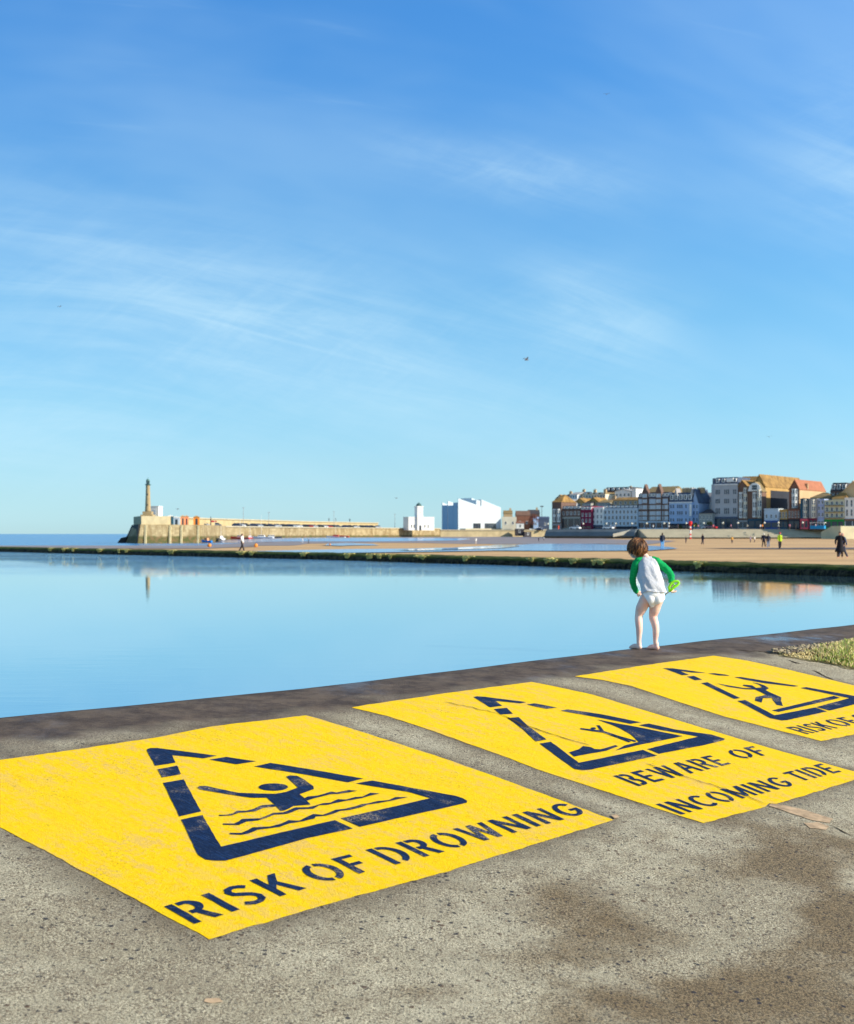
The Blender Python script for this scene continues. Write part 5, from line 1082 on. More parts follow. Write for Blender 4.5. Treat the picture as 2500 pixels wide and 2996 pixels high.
shrub(2037, 8, 1527, 14, 'dark green shrub left of the small grey cottage'); shrub(2079, 8, 1525, 17, 'dark green shrub right of the small grey cottage')
shrub(1990, 8, 1536, 12, 'low dark shrub in front of the blue hotel')
shrub(1560, 30, 1500, 26, 'rust-brown tree behind the navy shed', M('rust_foliage', srgb(118, 70, 58), .8, .4, 1.2))
# ------------------------------------------------------------------ figures
def capsule(mb, pts, n=14):
    """chain of (x,y,z,r[,flat]) joined into one closed tapered tube with rounded ends"""
    P_ = [Vector(p[:3]) for p in pts]; r_ = [p[3] for p in pts]; Q = []; RR = []
    d0 = (P_[1]-P_[0]).normalized(); d1 = (P_[-1]-P_[-2]).normalized()
    for a in (80, 55, 28): Q.append(P_[0]-d0*r_[0]*math.sin(R(a))); RR.append(r_[0]*math.cos(R(a)))
    for i in range(len(P_)-1):
        k = 4
        for j in range(k):
            t_ = j/k
            # smooth (Catmull-Rom) interpolation through the joints
            a, b, c, d = P_[max(i-1, 0)], P_[i], P_[i+1], P_[min(i+2, len(P_)-1)]
            p = .5*((2*b)+(c-a)*t_+(2*a-5*b+4*c-d)*t_*t_+(3*b-a-3*c+d)*t_**3) if len(P_) > 2 else b.lerp(c, t_)
            Q.append(p); RR.append(r_[i]+(r_[i+1]-r_[i])*(t_*t_*(3-2*t_)))
    Q.append(P_[-1]); RR.append(r_[-1])
    for a in (28, 55, 80): Q.append(P_[-1]+d1*r_[-1]*math.sin(R(a))); RR.append(r_[-1]*math.cos(R(a)))
    vs = []; fs = []; ref = None
    for i, p in enumerate(Q):
        d = (Q[min(i+1, len(Q)-1)]-Q[max(i-1, 0)]).normalized()
        if ref is None: ref = d.orthogonal().normalized()
        ref = (ref-d*ref.dot(d)).normalized(); b = d.cross(ref)
        for k in range(n): t_ = 2*math.pi*k/n; vs.append(p+ref*RR[i]*math.cos(t_)+b*RR[i]*math.sin(t_))
    for i in range(len(Q)-1):
        for k in range(n): fs.append((i*n+k, i*n+(k+1) % n, (i+1)*n+(k+1) % n, (i+1)*n+k))
    fs.append(tuple(range(n-1, -1, -1))); fs.append(tuple((len(Q)-1)*n+k for k in range(n)))
    mb.add(vs, fs)
def ellip(mb, c, r, rot=None, n=20, m=14):
    t = MB().ball((0, 0, 0), r, n, m); M_ = (rot or Matrix.Identity(3))
    mb.add([Vector(c)+M_ @ Vector(v) for v in t.v], t.f)
def fuse(mb, voxel, smooth=4, cuts=(), name='m'):
    """melt overlapping closed shapes into one continuous skin"""
    me = bpy.data.meshes.new('tmp'); me.from_pydata(mb.v, [], mb.f); o = bpy.data.objects.new('tmp', me); C.objects.link(o)
    md = o.modifiers.new('r', 'REMESH'); md.mode = 'VOXEL'; md.voxel_size = voxel; md.use_smooth_shade = True
    if smooth: s = o.modifiers.new('s', 'SMOOTH'); s.iterations = smooth; s.factor = .5
    dg = bpy.context.evaluated_depsgraph_get(); dg.update(); out_ = bpy.data.meshes.new_from_object(o.evaluated_get(dg))
    bpy.data.objects.remove(o); out_.name = name
    if cuts:
        bm = bmesh.new(); bm.from_mesh(out_)
        for co, no in cuts: bmesh.ops.bisect_plane(bm, geom=bm.verts[:]+bm.edges[:]+bm.faces[:], plane_co=co, plane_no=no, clear_outer=True)
        bm.to_mesh(out_); bm.free()
    for p in out_.polygons: p.use_smooth = True
    return out_
def crumple(me_, amp, fr, axis=None):
    for v in me_.vertices:
        c = v.co; d = noise.noise((c.x*fr, c.y*fr, c.z*fr*1.7))+.5*noise.noise((c.x*fr*2.3+5, c.y*fr*2.3, c.z*fr*3))
        v.co = c+v.normal*(d*amp)
    return me_
def cloth(name, col, fold=30, amt=.006, rough=.85):
    n = NT(name); v = n.rng(n.noise(fold*8, 3, .6), .3, .7, .94, 1.06); h = n.noise(fold*.45, 3, .55, stretch=(1.4, 1.4, .8), dist=.6)
    n.bump(n.math('ADD', h, n.math('MULTIPLY', n.noise(fold*25, 2, .5), .03)), amt*2.2, 1.0)
    return n.out(n.mix(1.0, col, v, 'MULTIPLY'), rough, .2)
def skin(name, col):
    n = NT(name); c = n.mix(n.rng(n.noise(9, 4, .6), .42, .66), col, tuple(min(1, a*b) for a, b in zip(col, (.98, .80, .76))))
    n.b.inputs['Subsurface Weight'].default_value = .15; n.b.inputs['Subsurface Scale'].default_value = .01; n.b.inputs['Subsurface Radius'].default_value = (1, .4, .2)
    return n.out(c, .5, .4)
SKIN = skin('child_skin', srgb(246, 208, 188)); SKIN2 = skin('adult_skin', srgb(214, 164, 134))
CY = 10.93
def cp(x, y, dy=0.0): p = P(1800+x/5.528, 1550+y/5.528, CY); return Vector((p.x*(CY+dy)/CY if False else p.x, CY+dy, p.z))
def ch(*pts): return [(*cp(p[0], p[1], p[2]), p[3]) for p in pts]
org = cp(520, 1905, 0); org.z = deck_z(org.x, org.y)
child = thing('person', 'small child with brown hair, green-sleeved white top and white pants, bending at the pool edge', 'child', org)
def place(o): o.data.transform(Matrix.Translation(-org)); o.parent = child; return o
b = MB()
ellip(b, cp(615, 1065, .0), (.088, .072, .062))
for q in (565, 672): ellip(b, cp(q, 1110, -.022), (.050, .055, .056))
capsule(b, ch((618, 1020, .0, .070), (600, 800, .04, .064), (580, 640, .085, .056), (562, 540, .112, .046)), 20)
capsule(b, ch((415, 530, .105, .030), (560, 520, .112, .036), (690, 525, .105, .030)))
capsule(b, ch((560, 500, .10, .036), (520, 430, .13, .032), (470, 370, .15, .034)))
HC = cp(418, 318, .17); ellip(b, HC, (.070, .084, .082)); ellip(b, cp(395, 395, .205), (.048, .05, .042))
ellip(b, cp(352, 372, .245), (.010, .016, .011)); ellip(b, cp(367, 412, .245), (.018, .010, .006))   # nose, lips
for ex_ in (325, 395): ellip(b, cp(ex_, 345, .24), (.016, .010, .012))
for ex_, ey_ in ((366, 378), (500, 372)): ellip(b, cp(ex_, ey_, .15), (.009, .015, .021))                          # ears
LEG1 = ((515, 1110, .0, .056), (440, 1260, .02, .049), (398, 1400, .035, .034), (392, 1520, .012, .032), (394, 1620, .0, .028), (388, 1790, .0, .0205), (392, 1850, .0, .021))
LEG2 = ((690, 1110, .0, .056), (655, 1270, .018, .047), (630, 1410, .035, .036), (650, 1520, .005, .033), (662, 1620, -.005, .029), (655, 1790, -.005, .021), (668, 1850, -.008, .022))
for l in (LEG1, LEG2): capsule(b, ch(*l), 18)
def foot(heel, toe, side):
    h_, t_ = cp(*heel), cp(*toe); h_.z = deck_z(h_.x, h_.y)+.022; t_.z = deck_z(t_.x, t_.y)+.014; d = (t_-h_); d.z = 0; dn = d.normalized(); s = Vector((-dn.y, dn.x, 0))
    capsule(b, [(*h_, .021), (*(h_+d*.45+Vector((0, 0, .004))), .022), (*(h_+d*.75-Vector((0, 0, .006))), .019)], 14)
    for w_ in (-1, 1): capsule(b, [(*(h_+d*.3+s*w_*.004), .018), (*(h_+d*.78+s*w_*.014-Vector((0, 0, .008))), .013)], 12)
    for k in range(5):
        o_ = (k-2)*.0105*side; L_ = 1.0-.045*k*.9; rr = .0085 if k == 0 else .0062
        p0_ = h_+d*.74+s*o_; p1_ = h_+d*L_+s*o_*1.1; p0_.z = p1_.z = deck_z(p1_.x, p1_.y)+rr*.95; capsule(b, [(*p0_, rr), (*p1_, rr)], 10)
foot((398, 1885, -.01), (262, 1898, .085), 1); foot((676, 1885, -.02), (556, 1890, .085), 1)
# arms, hands
capsule(b, ch((405, 530, .10, .032), (345, 660, .10, .026), (318, 800, .12, .022), (350, 920, .16, .021), (418, 1020, .22, .0165)))
capsule(b, ch((690, 520, .10, .033), (820, 610, .09, .027), (905, 710, .06, .023), (925, 800, .04, .021), (918, 900, .02, .0165)))
def hand(wr, pd, side, bend, curl):       # wrist, direction of palm, sideways vector, direction fingers curl to
    pd, side, bend = Vector(pd).normalized(), Vector(side).normalized(), Vector(bend).normalized()
    for k in (-1, 0, 1): capsule(b, [(*(wr+side*k*.006), .011), (*(wr+pd*.036+side*k*.012), .0095)], 10)
    for k, ln in enumerate((.030, .035, .033, .026)):
        p0_ = wr+pd*.042+side*(k-1.5)*.0125; p1_ = p0_+(pd*(1-curl*.3)+bend*curl*.6).normalized()*ln*.55; p2_ = p1_+(pd*(1-curl*1.2)+bend*curl).normalized()*ln*.5; p3_ = p2_+(pd*(-curl*.5+.2)+bend*curl).normalized()*ln*.4
        capsule(b, [(*p0_, .0068), (*p1_, .0064), (*p2_, .006), (*p3_, .0052)], 8)
    t0 = wr+pd*.012+side*-.016; t1 = t0+(side*-.8+pd*.6+bend*.4).normalized()*.020; t2 = t1+(pd*.6+bend*.9).normalized()*.018
    capsule(b, [(*t0, .0085), (*t1, .0072), (*t2, .0062)], 8)
hand(cp(918, 905, .02), (.15, -.1, -1), (.7, .6, .2), (.6, -.75, -.1), 1.0)
hand(cp(424, 1028, .225), (1, .45, -.35), (.2, -.3, 1), (.2, .8, -.3), .35)
body = place(link('body', fuse(b, .0038, 3, name='body'), SKIN))
# eyes
for ex_ in (327, 397): place(MB().ball(cp(ex_, 348, .256), (.008, .004, .005), 10, 6).build('eye', M('eye_dark', srgb(60, 50, 48), .3), None, True))
# top: lofted body of the shirt, slightly loose at the hem
RG = [(572, 432, .125, .030, .030), (570, 446, .12, .052, .040), (568, 475, .11, .072, .054), (566, 520, .10, .086, .064), (568, 600, .08, .094, .074), (572, 700, .06, .098, .082), (585, 800, .04, .102, .084), (602, 900, .02, .105, .086), (618, 965, .005, .106, .088), (628, 1003, .0, .108, .090)]
vs = []; nn = 64; m = MB(); rings = []
for i in range(len(RG)-1):
    k_ = 5
    for j in range(k_+(1 if i == len(RG)-2 else 0)):
        t_ = j/k_; rings.append([RG[i][q]*(1-t_)+RG[i+1][q]*t_ for q in range(5)])
for i, rg in enumerate(rings):
    c = cp(rg[0], rg[1], rg[2]); down = i/(len(rings)-1)
    for k in range(nn):
        a = 2*math.pi*k/nn; ca, sa_ = math.cos(a), math.sin(a); ca = math.copysign(abs(ca)**.88, ca); sa_ = math.copysign(abs(sa_)**.88, sa_)
        x, y = c.x+ca*rg[3], c.y+sa_*rg[4]; z = c.z
        wv = noise.noise((x*16+z*9, y*14, z*11))*.0075+noise.noise((x*34, y*30, z*20+x*20))*.0032+math.sin(a*7+z*22+x*20)*.0022*down
        wv *= 1.5*min(1, i/6)
        if i > len(rings)-3: wv += .002
        vs.append((x+ca*wv, y+sa_*wv, z+(.006*math.sin(a*3+1)+.004*math.sin(a*5) if down > .9 else 0)))
fs = [(i*nn+k, i*nn+(k+1) % nn, (i+1)*nn+(k+1) % nn, (i+1)*nn+k) for i in range(len(rings)-1) for k in range(nn)]
top = place(m.add(vs, fs).build('top', cloth('grey_white_jersey', srgb(198, 200, 204), 26, .006), None, True))
sol = top.modifiers.new('s', 'SOLIDIFY'); sol.thickness = .003; sol.offset = -1
GRN = cloth('green_jersey', srgb(6, 158, 84), 30, .004)
b = MB(); capsule(b, ch((655, 468, .10, .020), (700, 512, .10, .036), (760, 560, .10, .037), (840, 625, .085, .034), (910, 705, .06, .031), (930, 775, .045, .029), (922, 850, .03, .0245)), 20)
ms = fuse(b, .004, 4, cuts=[(cp(922, 862, .03), (-.02, 0, -1))], name='sleeve'); crumple(ms, .0045, 30); place(link('sleeve', ms, GRN))
b = MB(); capsule(b, ch((462, 470, .10, .018), (418, 505, .10, .034), (372, 570, .10, .036), (338, 680, .10, .032), (325, 800, .12, .029), (352, 920, .155, .026), (418, 1020, .215, .0215)), 20)
ms = fuse(b, .004, 4, cuts=[(cp(420, 1030, .225), (.75, .6, -1))], name='sleeve'); crumple(ms, .0045, 30); place(link('sleeve', ms, GRN))
b = MB(); capsule(b, ch((560, 452, .115, .040), (566, 437, .12, .0355)), 24); ms = fuse(b, .003, 2, cuts=[(cp(560, 436, .12), (0, -.3, 1)), (cp(560, 452, .12), (0, .3, -1))], name='collar'); place(link('collar', ms, cloth('collar_jersey', srgb(150, 180, 172), 60, .001)))
# white pants
b = MB(); ellip(b, cp(618, 1040, .0), (.099, .082, .066)); ellip(b, cp(620, 985, .0), (.094, .080, .05))
for q in (562, 680): ellip(b, cp(q, 1112, -.022), (.056, .063, .062))
capsule(b, ch((508, 1105, .0, .063), (452, 1240, .02, .055))); capsule(b, ch((692, 1105, .0, .063), (660, 1260, .018, .054))); ellip(b, cp(582, 1200, -.005), (.030, .05, .036))
def ln(p, q, flip=1):
    a_, c_ = cp(*p), cp(*q); d = c_-a_; n_ = Vector((d.z, 0, -d.x)).normalized()*flip; return (a_, n_)
def halfcut(me_, lines, mid):
    """remove everything below each line on its own side of the crotch"""
    bm = bmesh.new(); bm.from_mesh(me_)
    for (p, q, side) in lines:
        co, no = ln(p, q); 
        if no.z > 0: no = -no
        bmesh.ops.bisect_plane(bm, geom=bm.verts[:]+bm.edges[:]+bm.faces[:], plane_co=co, plane_no=no)
    dl = []
    for f in bm.faces:
        c = f.calc_center_median()
        for (p, q, side) in lines:
            co, no = ln(p, q)
            if no.z > 0: no = -no
            if (c.x-mid)*side > 0 and (c-co).dot(no) > 1e-5: dl.append(f); break
    bmesh.ops.delete(bm, geom=dl, context='FACES'); bm.to_mesh(me_); bm.free()
ms = fuse(b, .0035, 5, cuts=[(cp(600, 960, 0), (0, 0, 1))], name='pants')
halfcut(ms, [((440, 1035, 0), (578, 1275, 0), -1), ((800, 1120, 0), (578, 1262, 0), 1)], cp(578, 1270).x)
pants = place(link('pants', ms, cloth('white_cotton', srgb(246, 246, 244), 34, .003)))
sol = pants.modifiers.new('s', 'SOLIDIFY'); sol.thickness = .003; sol.offset = 0
# hair
rnd = random.Random(3)
HM = [M('hair_dark', srgb(48, 32, 24), .45, .3, 60), M('hair_brown', srgb(116, 76, 46), .45, .3, 60), M('hair_golden', srgb(176, 124, 76), .45, .3, 60)]
m = MB(); crown = Vector((.25, -.35, 1)).normalized(); e1_ = crown.orthogonal().normalized(); e2_ = crown.cross(e1_)
face = Vector((-.45, .85, -.25)).normalized(); RX = Vector((.082, .094, .088)); HC2 = HC+Vector((0, -.004, .006))
mcap = MB(); ellip(mcap, HC2+Vector((.0, -.010, .006)), (.077, .086, .078)); m.m = 0; m.add(mcap.v, mcap.f)
for k in range(2600):
    ph = rnd.uniform(0, 2*math.pi); lay = rnd.random(); a0_ = rnd.uniform(2, 70); az = e1_*math.cos(ph)+e2_*math.sin(ph)
    fr = max(0, az.dot(face)); a1_ = min(rnd.uniform(100, 132)-28*fr, a0_+rnd.uniform(35, 75)); tw = rnd.gauss(0, .30); pts = []; n_ = 6
    lift = 1.0+.03*rnd.random()+.05*noise.noise((math.cos(ph)*2.6, math.sin(ph)*2.6, a0_*.03))+(.07 if rnd.random() < .08 else 0); ph += .16*noise.noise((math.cos(ph)*5, math.sin(ph)*5, 4)); az = e1_*math.cos(ph)+e2_*math.sin(ph)
    for j in range(n_+1):
        t_ = j/n_; a = R(a0_+(a1_-a0_)*t_); az2 = e1_*math.cos(ph+tw*t_*t_)+e2_*math.sin(ph+tw*t_*t_); d = crown*math.cos(a)+az2*math.sin(a)
        fl = lift+(.10*max(0, t_-.72)*rnd.choice((-.2, .5, 1.2)) if a1_ > 95 else 0)
        q = HC2+Vector((d.x*RX.x, d.y*RX.y, d.z*RX.z))*fl
        if a > R(92): q.z -= (a-R(92))*.022; 
        pts.append(q)
    r0 = rnd.uniform(.0016, .0034); m.m = rnd.choices((0, 1, 2), (.42, .40, .18))[0]
    m.tube(pts, [r0*.8, r0, r0, r0*.95, r0*.8, r0*.55, r0*.15], 4)
for k in range(340):
    ph = rnd.uniform(0, 2*math.pi); a0_ = rnd.uniform(5, 60); a1_ = a0_+rnd.uniform(40, 80); az = e1_*math.cos(ph)+e2_*math.sin(ph)
    if az.dot(face) > .3: a1_ = min(a1_, 95)
    a1_ = min(a1_, 138); tw = rnd.gauss(0, .5); l1 = rnd.uniform(1.02, 1.06); l2 = rnd.uniform(1.03, 1.17); pts = []
    for j in range(8):
        t_ = j/7; a = R(a0_+(a1_-a0_)*t_); q = ph+tw*t_*t_+.06*math.sin(t_*7+k); d = crown*math.cos(a)+(e1_*math.cos(q)+e2_*math.sin(q))*math.sin(a)
        p_ = HC2+Vector((d.x*RX.x, d.y*RX.y, d.z*RX.z))*(1+(l1-1)*math.sin(t_*3)+(l2-1)*t_**3); p_.z -= max(0, a-R(92))*.02; pts.append(p_)
    r0 = rnd.uniform(.0025, .0048); m.m = rnd.choices((0, 1, 2), (.3, .4, .3))[0]; m.tube(pts, [r0*.5, r0*.9, r0, r0, r0*.9, r0*.7, r0*.4, r0*.08], 5)
hair = MB(); me_ = bpy.data.meshes.new('hair'); me_.from_pydata(m.v, [], m.f)
for p, i in zip(me_.polygons, m.mi): p.material_index = i; p.use_smooth = True
place(link('hair', me_, HM))
# toy net handle held in the right hand
toyo = cp(950, 900, .0); toy = thing('toy_net_handle', 'lime green plastic grip on a thin brown stick held by the child', 'toy', toyo)
LIME = M('lime_plastic', srgb(140, 222, 24), .35, .04, 5, .5)
def pl(o): o.data.transform(Matrix.Translation(-toyo)); o.parent = toy; return o
loop = [cp(*q) for q in ((880, 985, -.02), (868, 930, -.02), (905, 865, -.015), (960, 832, -.01), (1022, 836, -.01), (1035, 858, -.01), (1000, 900, -.015), (955, 925, -.02), (915, 965, -.02), (880, 985, -.02))]
g = MB(); g.tube(loop, .0115, 10); g.tube([cp(925, 862, -.015), cp(968, 905, -.015)], .006, 8); g.tube([cp(880, 985, -.02), cp(872, 1005, -.018)], [.009, .007], 10); pl(g.build('grip', LIME, None, True))
pl(MB().tube([cp(876, 995, -.02), cp(800, 1070, .03), cp(745, 1150, .09)], [.0045, .004, .004], 8).build('stick', M('brown_stick', srgb(150, 110, 66), .7), None, True))
pl(MB().tube([cp(778, 1150, .08), cp(762, 1215, .12)], [.008, .012], 8).build('tip', LIME, None, True))
# ---- grown-ups on the beach and promenade: standing and walking templates, 1.7 m tall, facing -y
def figure(pose):
    st = {'walk': .26, 'stand': .07}[pose]; b_ = MB()
    def leg(s, ahead): return [(s*.085, 0, .88, .085), (s*.10, -ahead*.45, .48, .055), (s*.10, -ahead+(.10 if ahead < 0 else 0), .09, .04)]
    capsule(b_, leg(-1, st)); capsule(b_, leg(1, -st)); 
    for s, ah in ((-1, st), (1, -st)): capsule(b_, [(s*.10, -ah+(.1 if ah < 0 else 0)+.03, .045, .038), (s*.11, -ah-(.13 if ah > 0 else .03), .035, .03)])
    capsule(b_, [(0, 0, .92, .13), (0, 0, 1.15, .12), (0, .0, 1.36, .13)]); capsule(b_, [(-.16, 0, 1.40, .055), (.16, 0, 1.40, .055)])
    capsule(b_, [(0, 0, 1.42, .055), (0, -.01, 1.52, .05)]); ellip(b_, (0, -.02, 1.61), (.075, .095, .11)); ellip(b_, (0, -.115, 1.60), (.013, .02, .02))
    for s in (-1, 1): capsule(b_, [(s*.19, 0, 1.40, .05), (s*.235, s*st*.3, 1.12, .038), (s*.22, s*st*.8-.06, .88, .03)]); capsule(b_, [(s*.22, s*st*.8-.06, .86, .034), (s*.21, s*st*.85-.1, .77, .022)])
    body_ = fuse(b_, .022, 2, name='body'); b_ = MB()
    capsule(b_, [(0, 0, .86, .17), (0, 0, 1.12, .155), (0, 0, 1.38, .15)], 18); capsule(b_, [(-.17, 0, 1.40, .075), (.17, 0, 1.40, .075)])
    for s in (-1, 1): capsule(b_, [(s*.19, 0, 1.40, .07), (s*.245, s*st*.3, 1.12, .056), (s*.225, s*st*.75-.05, .92, .045)])
    top_ = fuse(b_, .024, 2, cuts=[((0, 0, .82), (0, 0, -1))], name='jacket'); b_ = MB()
    capsule(b_, [(-.07, 0, .93, .12), (.07, 0, .93, .12)])
    for s, ah in ((-1, st), (1, -st)): q = leg(s, ah); capsule(b_, [(q[0][0], q[0][1], q[0][2], .105), (q[1][0], q[1][1], q[1][2], .078), (q[2][0], q[2][1], q[2][2]+.03, .065)])
    bot_ = fuse(b_, .024, 2, name='trousers'); b_ = MB(); ellip(b_, (0, .0, 1.635), (.088, .105, .105)); ellip(b_, (0, .04, 1.56), (.07, .06, .09))
    hair_ = fuse(b_, .02, 1, cuts=[((0, -.085, 1.60), (0, -1, -.35))], name='hair')
    coat = MB(); capsule(coat, [(0, 0, .45, .33), (0, 0, .8, .21), (0, 0, 1.12, .165), (0, 0, 1.38, .155)], 22)
    for s in (-1, 1): capsule(coat, [(s*.19, 0, 1.40, .075), (s*.27, s*st*.3, 1.14, .062), (s*.24, s*st*.7-.08, .94, .05)])
    coat_ = fuse(coat, .026, 2, cuts=[((0, 0, .40), (0, 0, -1))], name='long_coat')
    return dict(body=body_, jacket=top_, trousers=bot_, hair=hair_, long_coat=coat_)
FIG = {'walk': figure('walk'), 'stand': figure('stand')}
def person(lab, x, y, z, rz, pose='walk', top_='jacket', tc_=srgb(40, 44, 56), bc=srgb(40, 44, 60), hc=srgb(70, 50, 38), hat=None, s=1.0, group=None, cat='person'):
    r = thing('person', lab, cat, (x, y, z), rz, group); r.scale = (s, s, s)
    def add(k, col, nm=None):
        o = bpy.data.objects.new(nm or k, FIG[pose][k]); C.objects.link(o); o.parent = r
        if not o.data.materials: o.data.materials.append(None)
        o.material_slots[0].link = 'OBJECT'; o.material_slots[0].material = col if not isinstance(col, tuple) else M('cloth_%02x%02x%02x' % tuple(int(255*c) for c in col), col, .85, .15, 6)
        return o
    add('body', SKIN2); add(top_, tc_); add('trousers', bc); add('hair', hc)
    if hat:
        h_ = MB().lathe([(.11, 0), (.10, .06), (.06, .11), (.01, .125)], n=12, z0=1.66).build('cap', M('cap_cloth', hat, .8), r)
    return r
def on_sand(px, row): x, y = hit(px, row, sand_z); return x, y, sand_z(x, y)
grp = 'people walking on the beach'
x, y, z = on_sand(2459, 1633); person('woman in a long black coat striding along the sand at the right edge', x, y, z, R(-25), 'walk', 'long_coat', srgb(26, 26, 32), srgb(60, 48, 42), srgb(60, 34, 26), group=grp, s=1.02)
x2, y2, z2 = x+.45, y+.85, sand_z(x, y+.85); person('person in a blue jacket walking just behind the woman in the long black coat', x2, y2, z2, R(-60), 'walk', 'jacket', srgb(62, 86, 124), srgb(52, 60, 84), srgb(200, 150, 130), group=grp, s=.97)
x, y, z = on_sand(2283, 1607); person('person in a yellow-green vest and red cap standing on the sand', x, y, z, R(10), 'stand', 'jacket', srgb(186, 210, 48), srgb(50, 48, 54), hat=srgb(200, 50, 56), group=grp)
x, y, z = on_sand(2236, 1602.5); person('left one of two dark-dressed walkers near the yellow-vested person, pale hair', x, y, z, R(150), 'walk', 'jacket', srgb(34, 38, 54), srgb(70, 56, 50), srgb(220, 214, 200), group=grp, s=.98)
x, y, z = on_sand(2249, 1602.5); person('right one of two dark-dressed walkers, in paler trousers', x, y, z, R(165), 'walk', 'jacket', srgb(38, 44, 62), srgb(110, 128, 156), group=grp, s=.93)
x, y, z = on_sand(1939, 1607); person('person in dark jacket and light blue trousers wading by the puddle', x, y, z, R(180), 'stand', 'jacket', srgb(52, 56, 68), srgb(112, 178, 220), group=grp)
x, y, z = on_sand(2057, 1594); person('lone dark figure on the sand right of the beacon post', x, y, z, R(120), 'stand', 'jacket', srgb(50, 46, 60), srgb(50, 50, 74), group=grp, s=.95)
x, y, z = on_sand(709, 1614); person('walker in a pale top on the sand below the harbour arm', x, y, z, R(70), 'walk', 'jacket', srgb(232, 222, 210), srgb(60, 52, 52), group=grp, s=.95)
x, y, z = on_sand(886, 1589); person('figure in white by the water in front of the arm', x, y, z, R(90), 'stand', 'jacket', srgb(238, 238, 236), srgb(230, 230, 230), group=grp, s=.9)
x, y, z = on_sand(903, 1590.5); person('dark figure beside the one in white, in front of the arm', x, y, z, R(70), 'walk', 'jacket', srgb(44, 44, 56), srgb(44, 44, 56), group=grp, s=.8)
x, y, z = on_sand(1393, 1592); person('tiny figure in white on the mud in front of the gallery', x, y, z, R(0), 'stand', 'jacket', srgb(238, 236, 228), srgb(200, 190, 180), group=grp)
for px, rw, col, lb in ((1577, 1584, srgb(90, 60, 70), 'left one of two figures on the mud near the orange-red post, in dark red'), (1592, 1581, srgb(240, 238, 232), 'right one of two figures on the mud near the orange-red post, in white'), (2143, 1590, srgb(240, 178, 84), 'figure in orange at the foot of the stepped wall'), (2197, 1588, srgb(150, 130, 144), 'figure in mauve at the foot of the steps, left of one in white'), (2209, 1587, srgb(240, 232, 220), 'figure in white at the foot of the stepped wall'), (2008, 1590, srgb(60, 54, 56), 'dark figure standing at the foot of the banded beacon post')):
    x, y, z = on_sand(px, rw); person(lb, x, y, z, R(px % 180), 'stand', 'jacket', col, srgb(60, 58, 70), group=grp, s=.72)
x, y = (1840-CX)/F*398, 398.0
prom = [(1958, srgb(200, 196, 190), 'in grey near the left corner of the blue hotel'), (1985, srgb(80, 70, 84), 'in dark purple before the blue hotel'), (2032, srgb(238, 232, 120), 'in pale yellow right of the beacon post'), (2044, srgb(226, 150, 150), 'in pink right of the one in pale yellow'), (2088, srgb(216, 110, 120), 'in coral by the shrub of the grey cottage'), (2140, srgb(226, 160, 176), 'in pale pink before the corner hotel'), (2188, srgb(232, 220, 190), 'in cream before the gabled houses'), (2226, srgb(234, 236, 236), 'in white left of the one in orange'), (2232, srgb(238, 150, 60), 'in orange left of the royal blue shopfront'),
        (2279, srgb(216, 220, 200), 'in pale green before the low ochre house'), (2312, srgb(238, 150, 160), 'in bright pink left of the pink shopfront'), (2330, srgb(60, 56, 52), 'in black left of the pink shopfront'), (2388, srgb(240, 220, 224), 'in white above the bright blue stall'), (1800, srgb(210, 210, 214), 'in grey before the pale grey terrace'), (1912, srgb(236, 236, 230), 'in white before the two-gabled brick building')]
for k, (px, col, lb) in enumerate(prom):
    p = TP(px, 20+(k*7) % 12); person('person '+lb, p.x, p.y, ZP, R(k*50), 'walk' if k % 2 else 'stand', 'jacket', col, (srgb(50, 54, 70), srgb(90, 80, 74), srgb(60, 60, 66))[k % 3], group='people strolling on the promenade')
p = TP(2392, 24); r = thing('market_stall', 'bright blue stall on the promenade before the maroon front', 'stall', (p.x, p.y, ZP), TANG); MB().box(-2.4, 0, 0, 2.4, 1.6, 1.1).build('counter', M('cyan_panel', srgb(30, 144, 200), .5), r); MB().box(-2.5, -.2, 2.0, 2.5, 1.8, 2.15).build('canopy', W_['white'], r)
for x_ in (-2.3, 2.3): MB().box(x_-.04, .1, 1.1, x_+.04, .2, 2.0).build('post', W_['white'], r)
for px, cn, lb in ((1578, 'dark blue', 'dark blue car on the quay by the navy shed'), (1684, 'white', 'white van-like car before the dark brick terrace'), (1781, 'white', 'white car before the pale grey terrace'), (2072, 'silver', 'silver car before the small grey cottage'), (2082, 'red', 'red car by the right-hand shrub')):
    if px < 1600: x, y = (px-CX)/F*660, 660.0
    else: p = TP(px, 22); x, y = p.x, p.y
    o = copy_tree(car0); place_car(o, x, y, ZP+.003, TANG, cols[cn], cn.replace(' ', '_'), lb, 'cars on the promenade road')
# gulls
def gull(px, row, y, rz, lab, fl=.35, col=srgb(120, 124, 130)):
    p = P(px, row, y); r = thing('gull', lab, 'bird', p, rz, 'gulls in the sky'); b_ = MB(); capsule(b_, [(-.22, 0, 0, .02), (-.1, 0, 0, .06), (.1, 0, .01, .065), (.2, 0, .03, .04), (.27, 0, .03, .012)], 10)
    for s in (-1, 1): b_.add([(.1, s*.04, .03), (-.08, s*.04, .03), (-.06, s*.34, .03+fl*.34), (.08, s*.34, .03+fl*.34), (-.14, s*.68, .03+fl*.22), (-.1, s*.70, .03+fl*.22), (.1, s*.04, .045), (-.08, s*.04, .045), (-.06, s*.34, .042+fl*.34), (.08, s*.34, .042+fl*.34), (-.14, s*.68, .036+fl*.22), (-.1, s*.70, .036+fl*.22)], [(0, 1, 2, 3), (3, 2, 4, 5), (6, 9, 8, 7), (9, 11, 10, 8), (0, 3, 9, 6), (3, 5, 11, 9), (1, 7, 8, 2), (2, 8, 10, 4), (4, 10, 11, 5)])
    b_.build('body', M('gull_grey', col, .7), r, False)
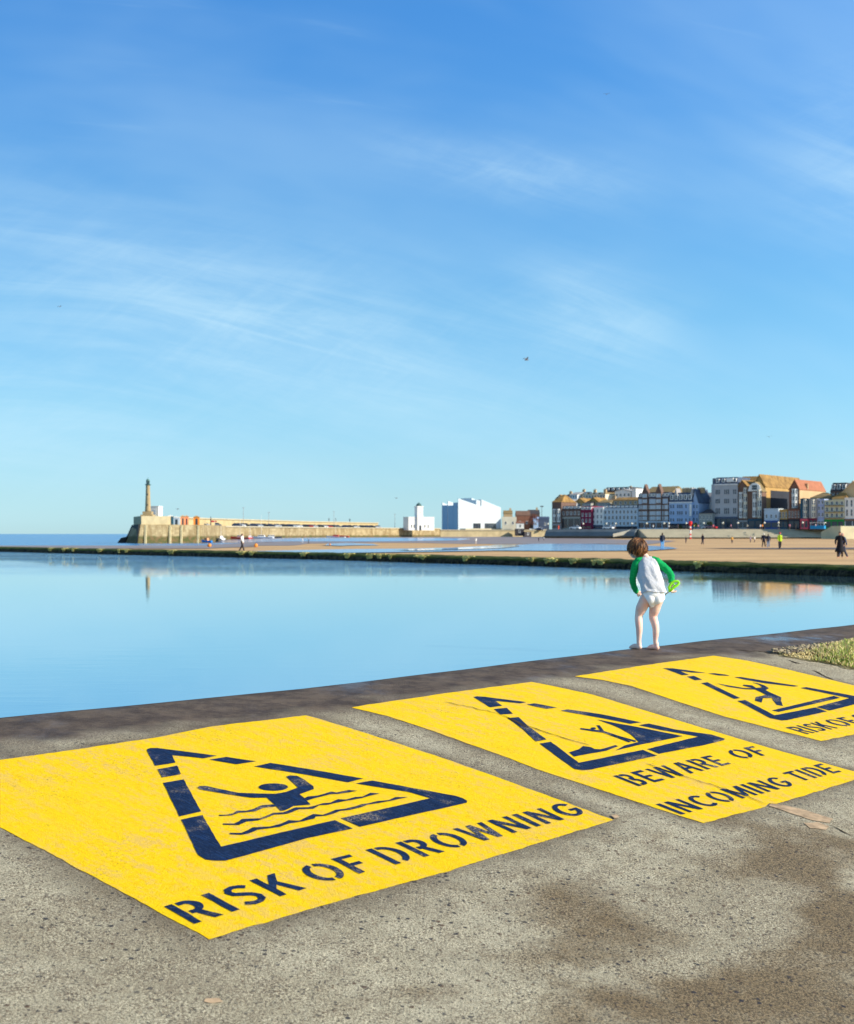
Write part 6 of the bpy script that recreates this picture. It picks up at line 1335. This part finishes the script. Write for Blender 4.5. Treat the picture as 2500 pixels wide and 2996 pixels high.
gull(1776, 275, 260, R(70), 'tiny dark gull highest in the sky, right of centre'); gull(1541, 1053, 125, R(20), 'gull in the middle of the sky above the gallery', .6, srgb(90, 84, 96)); gull(2251, 1278, 240, R(80), 'tiny gull above the corner hotel'); gull(175, 897, 240, R(60), 'tiny gull on the left above the thin cloud streak'); gull(1160, 1458, 260, R(40), 'tiny pale gull just above the harbour arm'); gull(520, 1490, 260, R(50), 'tiny gull right of the white hut')

# tall thin light poles on the harbour arm, walkers on its parapet
for px, row, lb in ((735, 1486, 'above the red-hulled boats'), (808, 1499, 'right of the black and white boat'), (997, 1497, 'above the lone white boat'), (1174, 1505, 'left of the white tower house')):
    x, y, an = arm_y(px); r = thing('light_pole', 'tall thin light pole on the harbour arm '+lb, 'light pole', (x-3, y+1.2, ZA), 0, 'tall light poles along the harbour arm'); hh = zrow(row, y)-ZA
    MB().lathe([(.11, 0), (.06, hh)], n=8).build('pole', W_['slate'], r); MB().box(-.5, -.1, hh, .5, .1, hh+.12).build('lamp_head', W_['slate'], r)
x, y = (1586-CX)/F*700, 700.0; r = thing('light_pole', 'tall dark mast standing behind the navy shed', 'mast', (x, y, ZP-.02)); MB().lathe([(.18, 0), (.1, zrow(1481, y)-ZP)], n=8).build('pole', W_['dark'], r); MB().box(-.9, -.1, zrow(1483, y)-ZP, .9, .1, zrow(1481, y)-ZP+.2).build('crossbar', W_['dark'], r)
for k, (px, lb) in enumerate(((966, 'left one of three dark figures on top of the arm parapet'), (986, 'middle one of three dark figures on top of the arm parapet'), (1027, 'right one of three dark figures on top of the arm parapet'))):
    A_, B_ = ((905-CX)/F*545, 545.0), ((1108-CX)/F*620, 620.0); c = (px-CX)/F; den = (B_[0]-A_[0])-c*(B_[1]-A_[1]); t_ = (c*A_[1]-A_[0])/den
    person(lb, A_[0]+(B_[0]-A_[0])*t_-.5, A_[1]+(B_[1]-A_[1])*t_+.2, CZ+5.35, R(40+k*60), 'stand', 'jacket', srgb(60, 56, 62), srgb(54, 54, 66), group='walkers on the arm parapet', s=.95)
